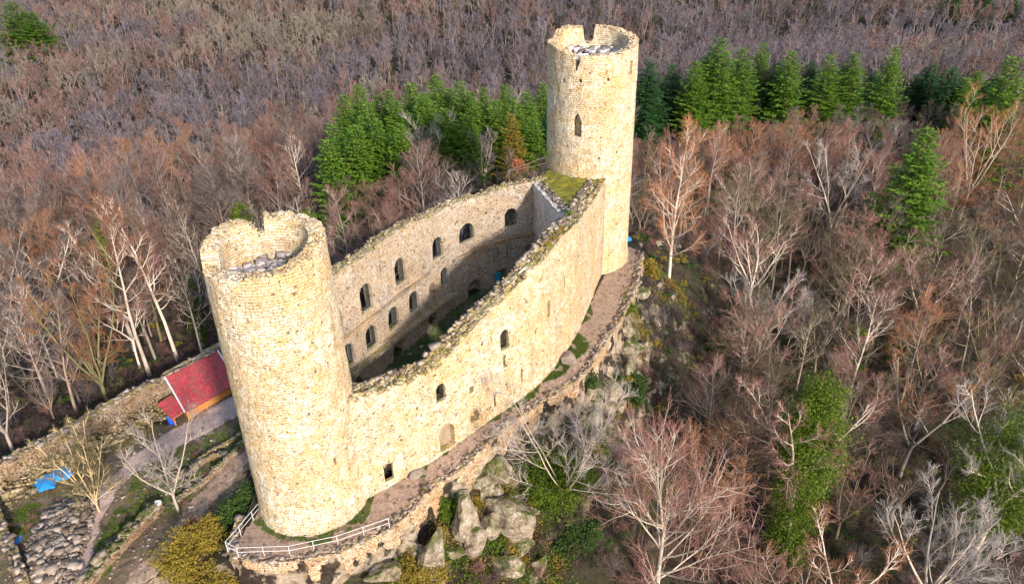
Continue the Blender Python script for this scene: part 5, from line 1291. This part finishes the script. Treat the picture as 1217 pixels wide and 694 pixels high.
for nm, sel, cols, lab in (('far_wood', rest[dep[rest] > 185], ['ft_mauve', 'ft_slate', 'ft_rust', 'ft_straw'], 'purple grey mass of bare wood covering the far hillside'),
                           ('mid_wood', rest[dep[rest] <= 185], ['tw_brown', 'tw_grey', 'tw_pink', 'tw_orange'], 'bare brown wood beyond the castle before the far hillside')):
    if not len(sel): continue
    V_ = FARV if nm == 'far_wood' else NEARV[4:9]
    src = [joined(V_[k][0], V_[k][1], (MT['ft_bark'] if nm == 'far_wood' else MT['barkgrey']) if (k + ci) % 2 == 0 else MT['barkdark'], MT[cols[ci]]) for ci in range(4) for k in range(5)]
    x, y = C[sel, 0], C[sel, 1]; n = len(sel)
    f = vnoise(x / 45, y / 45, 13) * .75 + r.uniform(0, .35, n) - .05 + .55 * np.exp(-((px[sel] - 300) / 110) ** 2 - ((py[sel] - 45) / 38) ** 2)
    ci = np.digitize(f, [.32, .55, .74]); pick = ci * 5 + r.integers(0, 5, n)
    gn_scatter(nm, np.c_[x, y, Z[sel] - .3], r.uniform(0, 6.28, n), np.array([cap_scale(x[i], y[i], Z[sel[i]], px[sel[i]], dep[sel[i]], s_) for i, s_ in enumerate(r.uniform(.7, 1.15, n))]), pick, src, lab, None)

# brushwood and saplings on the forest floor
def brush(seed, h, nst, spread, mat, twig=.012):
    r = np.random.default_rng(seed); B = []; B2 = []
    for _ in range(nst):
        d = np.array([r.normal(0, spread), r.normal(0, spread), 1.]); p0 = np.array([r.normal(0, .3), r.normal(0, .3), -.1]); p1, r1, d1 = branch(r, p0, d, h * r.uniform(.5, 1.1), twig * 1.8, twig, 5, .16, .0); B.append((p1, r1))
        for _ in range(7):
            i = int(r.integers(1, 4)); p2, r2, d2 = branch(r, p1[i], perp(r, d1[i], R(40)), h * .35, twig, twig * .7, 3, .15, .03); B2.append((p2, r2))
            for _ in range(3): p3, r3, _ = branch(r, p2[1], perp(r, d2[1], R(40)), h * .2, twig * .8, twig * .5, 3, .15, .03); B2.append((p3, r3))
    me = mesh_np('brush', *merge([tubes_batch(B, 3), tubes_batch(B2, 3)])); me.materials.append(mat); return bpy.data.objects.new('brush', me)
MT['brush'] = twig_mat('brushwood_twigs', (.11, .07, .06), .35)
src = [brush(901, 1.6, 9, .5, MT['brush']), brush(902, 2.4, 8, .35, MT['brush']), brush(903, 1.2, 12, .7, MT['tw_pink']), brush(904, 1.8, 9, .5, MT['tw_olive']), brush(905, 3.2, 7, .3, MT['tw_grey'])]
for i, (mt_, sz_) in enumerate([('ivydark', .10), ('yellowbush', .09)]):
    me = leaves('leaf', clump_points(i + 3, [(0, 0, .2, .7, .35), (.5, .3, .15, .5, .3)], 260), sz_, i); me.materials.append(MT[mt_]); src.append(bpy.data.objects.new('leaf', me))
C = scatter((-80, 36), (90, 130), 1.9, 21); C = C[~inpoly(C[:, 0], C[:, 1], PLAT) & ~inpoly(C[:, 0], C[:, 1], YARD)]
dP, _, _ = dline(C[:, 0], C[:, 1], PLAT, True); C = C[(dP > .9)]; dP = dP[dP > .9]
pk = r.choice(7, len(C), p=[.26, .15, .16, .13, .06, .18, .06])
nearcliff = (dP < 9) & (r.uniform(0, 1, len(C)) < .45); pk[nearcliff] = r.choice([5, 6, 6, 0, 3], nearcliff.sum())
keep = r.uniform(0, 1, len(C)) < np.where(dP < 9, .8, .75); C, pk = C[keep], pk[keep]
gn_scatter('undergrowth', np.c_[C, H(C[:, 0], C[:, 1])], r.uniform(0, 6.28, len(C)), r.uniform(.6, 1.3, len(C)), pk, src, 'tangled brown brushwood and low plants on the forest floor')
# fallen leaves, weeds and brush in the yard
C = scatter((-75, 38), (-22, 85), 1.3, 22); C = C[inpoly(C[:, 0], C[:, 1], YARD) & ~inpoly(C[:, 0], C[:, 1], PLAT)]
path1 = strip_poly(P2([(85, 710), (100, 660), (113, 622), (128, 590), (150, 565), (190, 540), (240, 515), (300, 488)], -4.1), [2.2, 2.4, 2.6, 3.2, 4.0, 5.5, 6.5, 7]); path2 = strip_poly(P2([(150, 710), (200, 672), (225, 640), (245, 612), (285, 585), (315, 548)], -3.9), [2.4, 2.4, 2.6, 2.8, 3.0])
C = C[~inpoly(C[:, 0], C[:, 1], path1) & ~inpoly(C[:, 0], C[:, 1], path2) & (dline(C[:, 0], C[:, 1], np.array([h1[:2], h2[:2], l2[:2], l1[:2]]), True)[0] > .8) & ~inpoly(C[:, 0], C[:, 1], np.array([h1[:2], h2[:2], l2[:2], l1[:2]]))]
keep = vnoise(C[:, 0] / 3, C[:, 1] / 3, 44) > .5; C = C[keep]
gn_scatter('weeds', np.c_[C, H(C[:, 0], C[:, 1])], r.uniform(0, 6.28, len(C)), r.uniform(.25, .6, len(C)), r.choice([0, 2, 3, 5, 6], len(C)), [bpy.data.objects.new('w', s.data) for s in src], 'dry weeds and low brush growing in the yard')

# grass
def grass(label, poly, n, h, seed, mat='grass'):
    r = np.random.default_rng(seed); poly = np.asarray(poly, float)[:, :2]; lo, hi = poly.min(0), poly.max(0); P = r.uniform(lo, hi, (n * 3, 2)); P = P[inpoly(P[:, 0] + .3 * fbm(P[:, 0] * 1.5, P[:, 1] * 1.5, 3), P[:, 1], poly)]
    P = P[vnoise(P[:, 0] / .6, P[:, 1] / .6, seed) > .36][:n]; m = len(P); z = H(P[:, 0], P[:, 1]) + .04; a = r.uniform(0, 6.28, m); w_ = r.uniform(.03, .07, m); hh = h * r.uniform(.5, 1.4, m)
    u = np.c_[np.cos(a), np.sin(a), np.zeros(m)] * w_[:, None]; b = np.c_[P, z]; t = b + np.c_[r.normal(0, .6, (m, 2)) * hh[:, None], hh]
    V = np.stack([b - u, b + u, t], 1).reshape(-1, 3); tag(link('grass', mesh_np('grass', V, np.arange(3 * m).reshape(-1, 3)), MT[mat]), label, kind='stuff')
def along(s0, s1, w0, w1, out=.1):
    Q, s = resample(FRONT_S, .5); m = (s >= s0) & (s <= s1); Q = Q[m]; T = np.gradient(Q, axis=0); T /= np.linalg.norm(T, axis=1)[:, None]; N = np.stack([T[:, 1], -T[:, 0]], 1)
    w_ = (np.linspace(w0, w1, len(Q)) * (.55 + .6 * vnoise(np.arange(len(Q)) / 2.5, .5, 6)) * np.clip(np.minimum(np.arange(len(Q)), len(Q) - 1 - np.arange(len(Q))) / 2.5, .1, 1))[:, None]; return np.vstack([Q + N * .02, (Q + N * w_)[::-1]])
grass('strip of green grass at the foot of the front wall before the far tower', along(25.5, 35.5, 1.6, 2.4), 16000, .2, 1)
grass('thin strip of grass at the foot of the front wall', along(6.5, 12.5, 1.4, 1.2), 5500, .17, 2)
grass('thin strip of grass beside the round masonry stump', along(17, 25.5, .8, 1.1), 5500, .14, 3)
grass('grass tuft in the corner of the far tower', along(37, 42, 1.0, .9), 2500, .14, 4)
th = np.linspace(R(-150), R(10), 40); ring = np.vstack([np.c_[LC[0] + 5.1 * np.cos(th), LC[1] + 5.1 * np.sin(th)], np.c_[LC[0] + (5.6 + .5 * np.sin(th * 3) ** 2) * np.cos(th), LC[1] + (5.6 + .9 * (np.cos(th) > .1)) * np.sin(th)][::-1]])
grass('ring of grass round the foot of the near tower', ring, 8000, .15, 5)
grass('green grass right of the yard path at the lower left', P2([(105, 694), (118, 650), (140, 612), (175, 600), (190, 618), (160, 645), (130, 690)], -4.2), 9000, .12, 6)
grass('sparse grass between the yard paths', P2([(150, 600), (165, 565), (210, 545), (290, 520), (300, 545), (250, 590), (215, 625)], -4.0), 9000, .12, 16)
grass('dry grass along the foot of the old yard wall', P2([(0, 600), (60, 545), (130, 505), (180, 500), (190, 520), (130, 545), (60, 590)], -4.2), 9000, .14, 17, 'dryleaf')
grass('patch of green grass left of the rubble heap', P2([(0, 640), (8, 615), (35, 598), (58, 604), (40, 632), (22, 650)], -4.3), 4500, .12, 7)
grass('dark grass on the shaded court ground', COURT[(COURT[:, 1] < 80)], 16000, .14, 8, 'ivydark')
print('trees', N_IND, 'rest', len(rest))
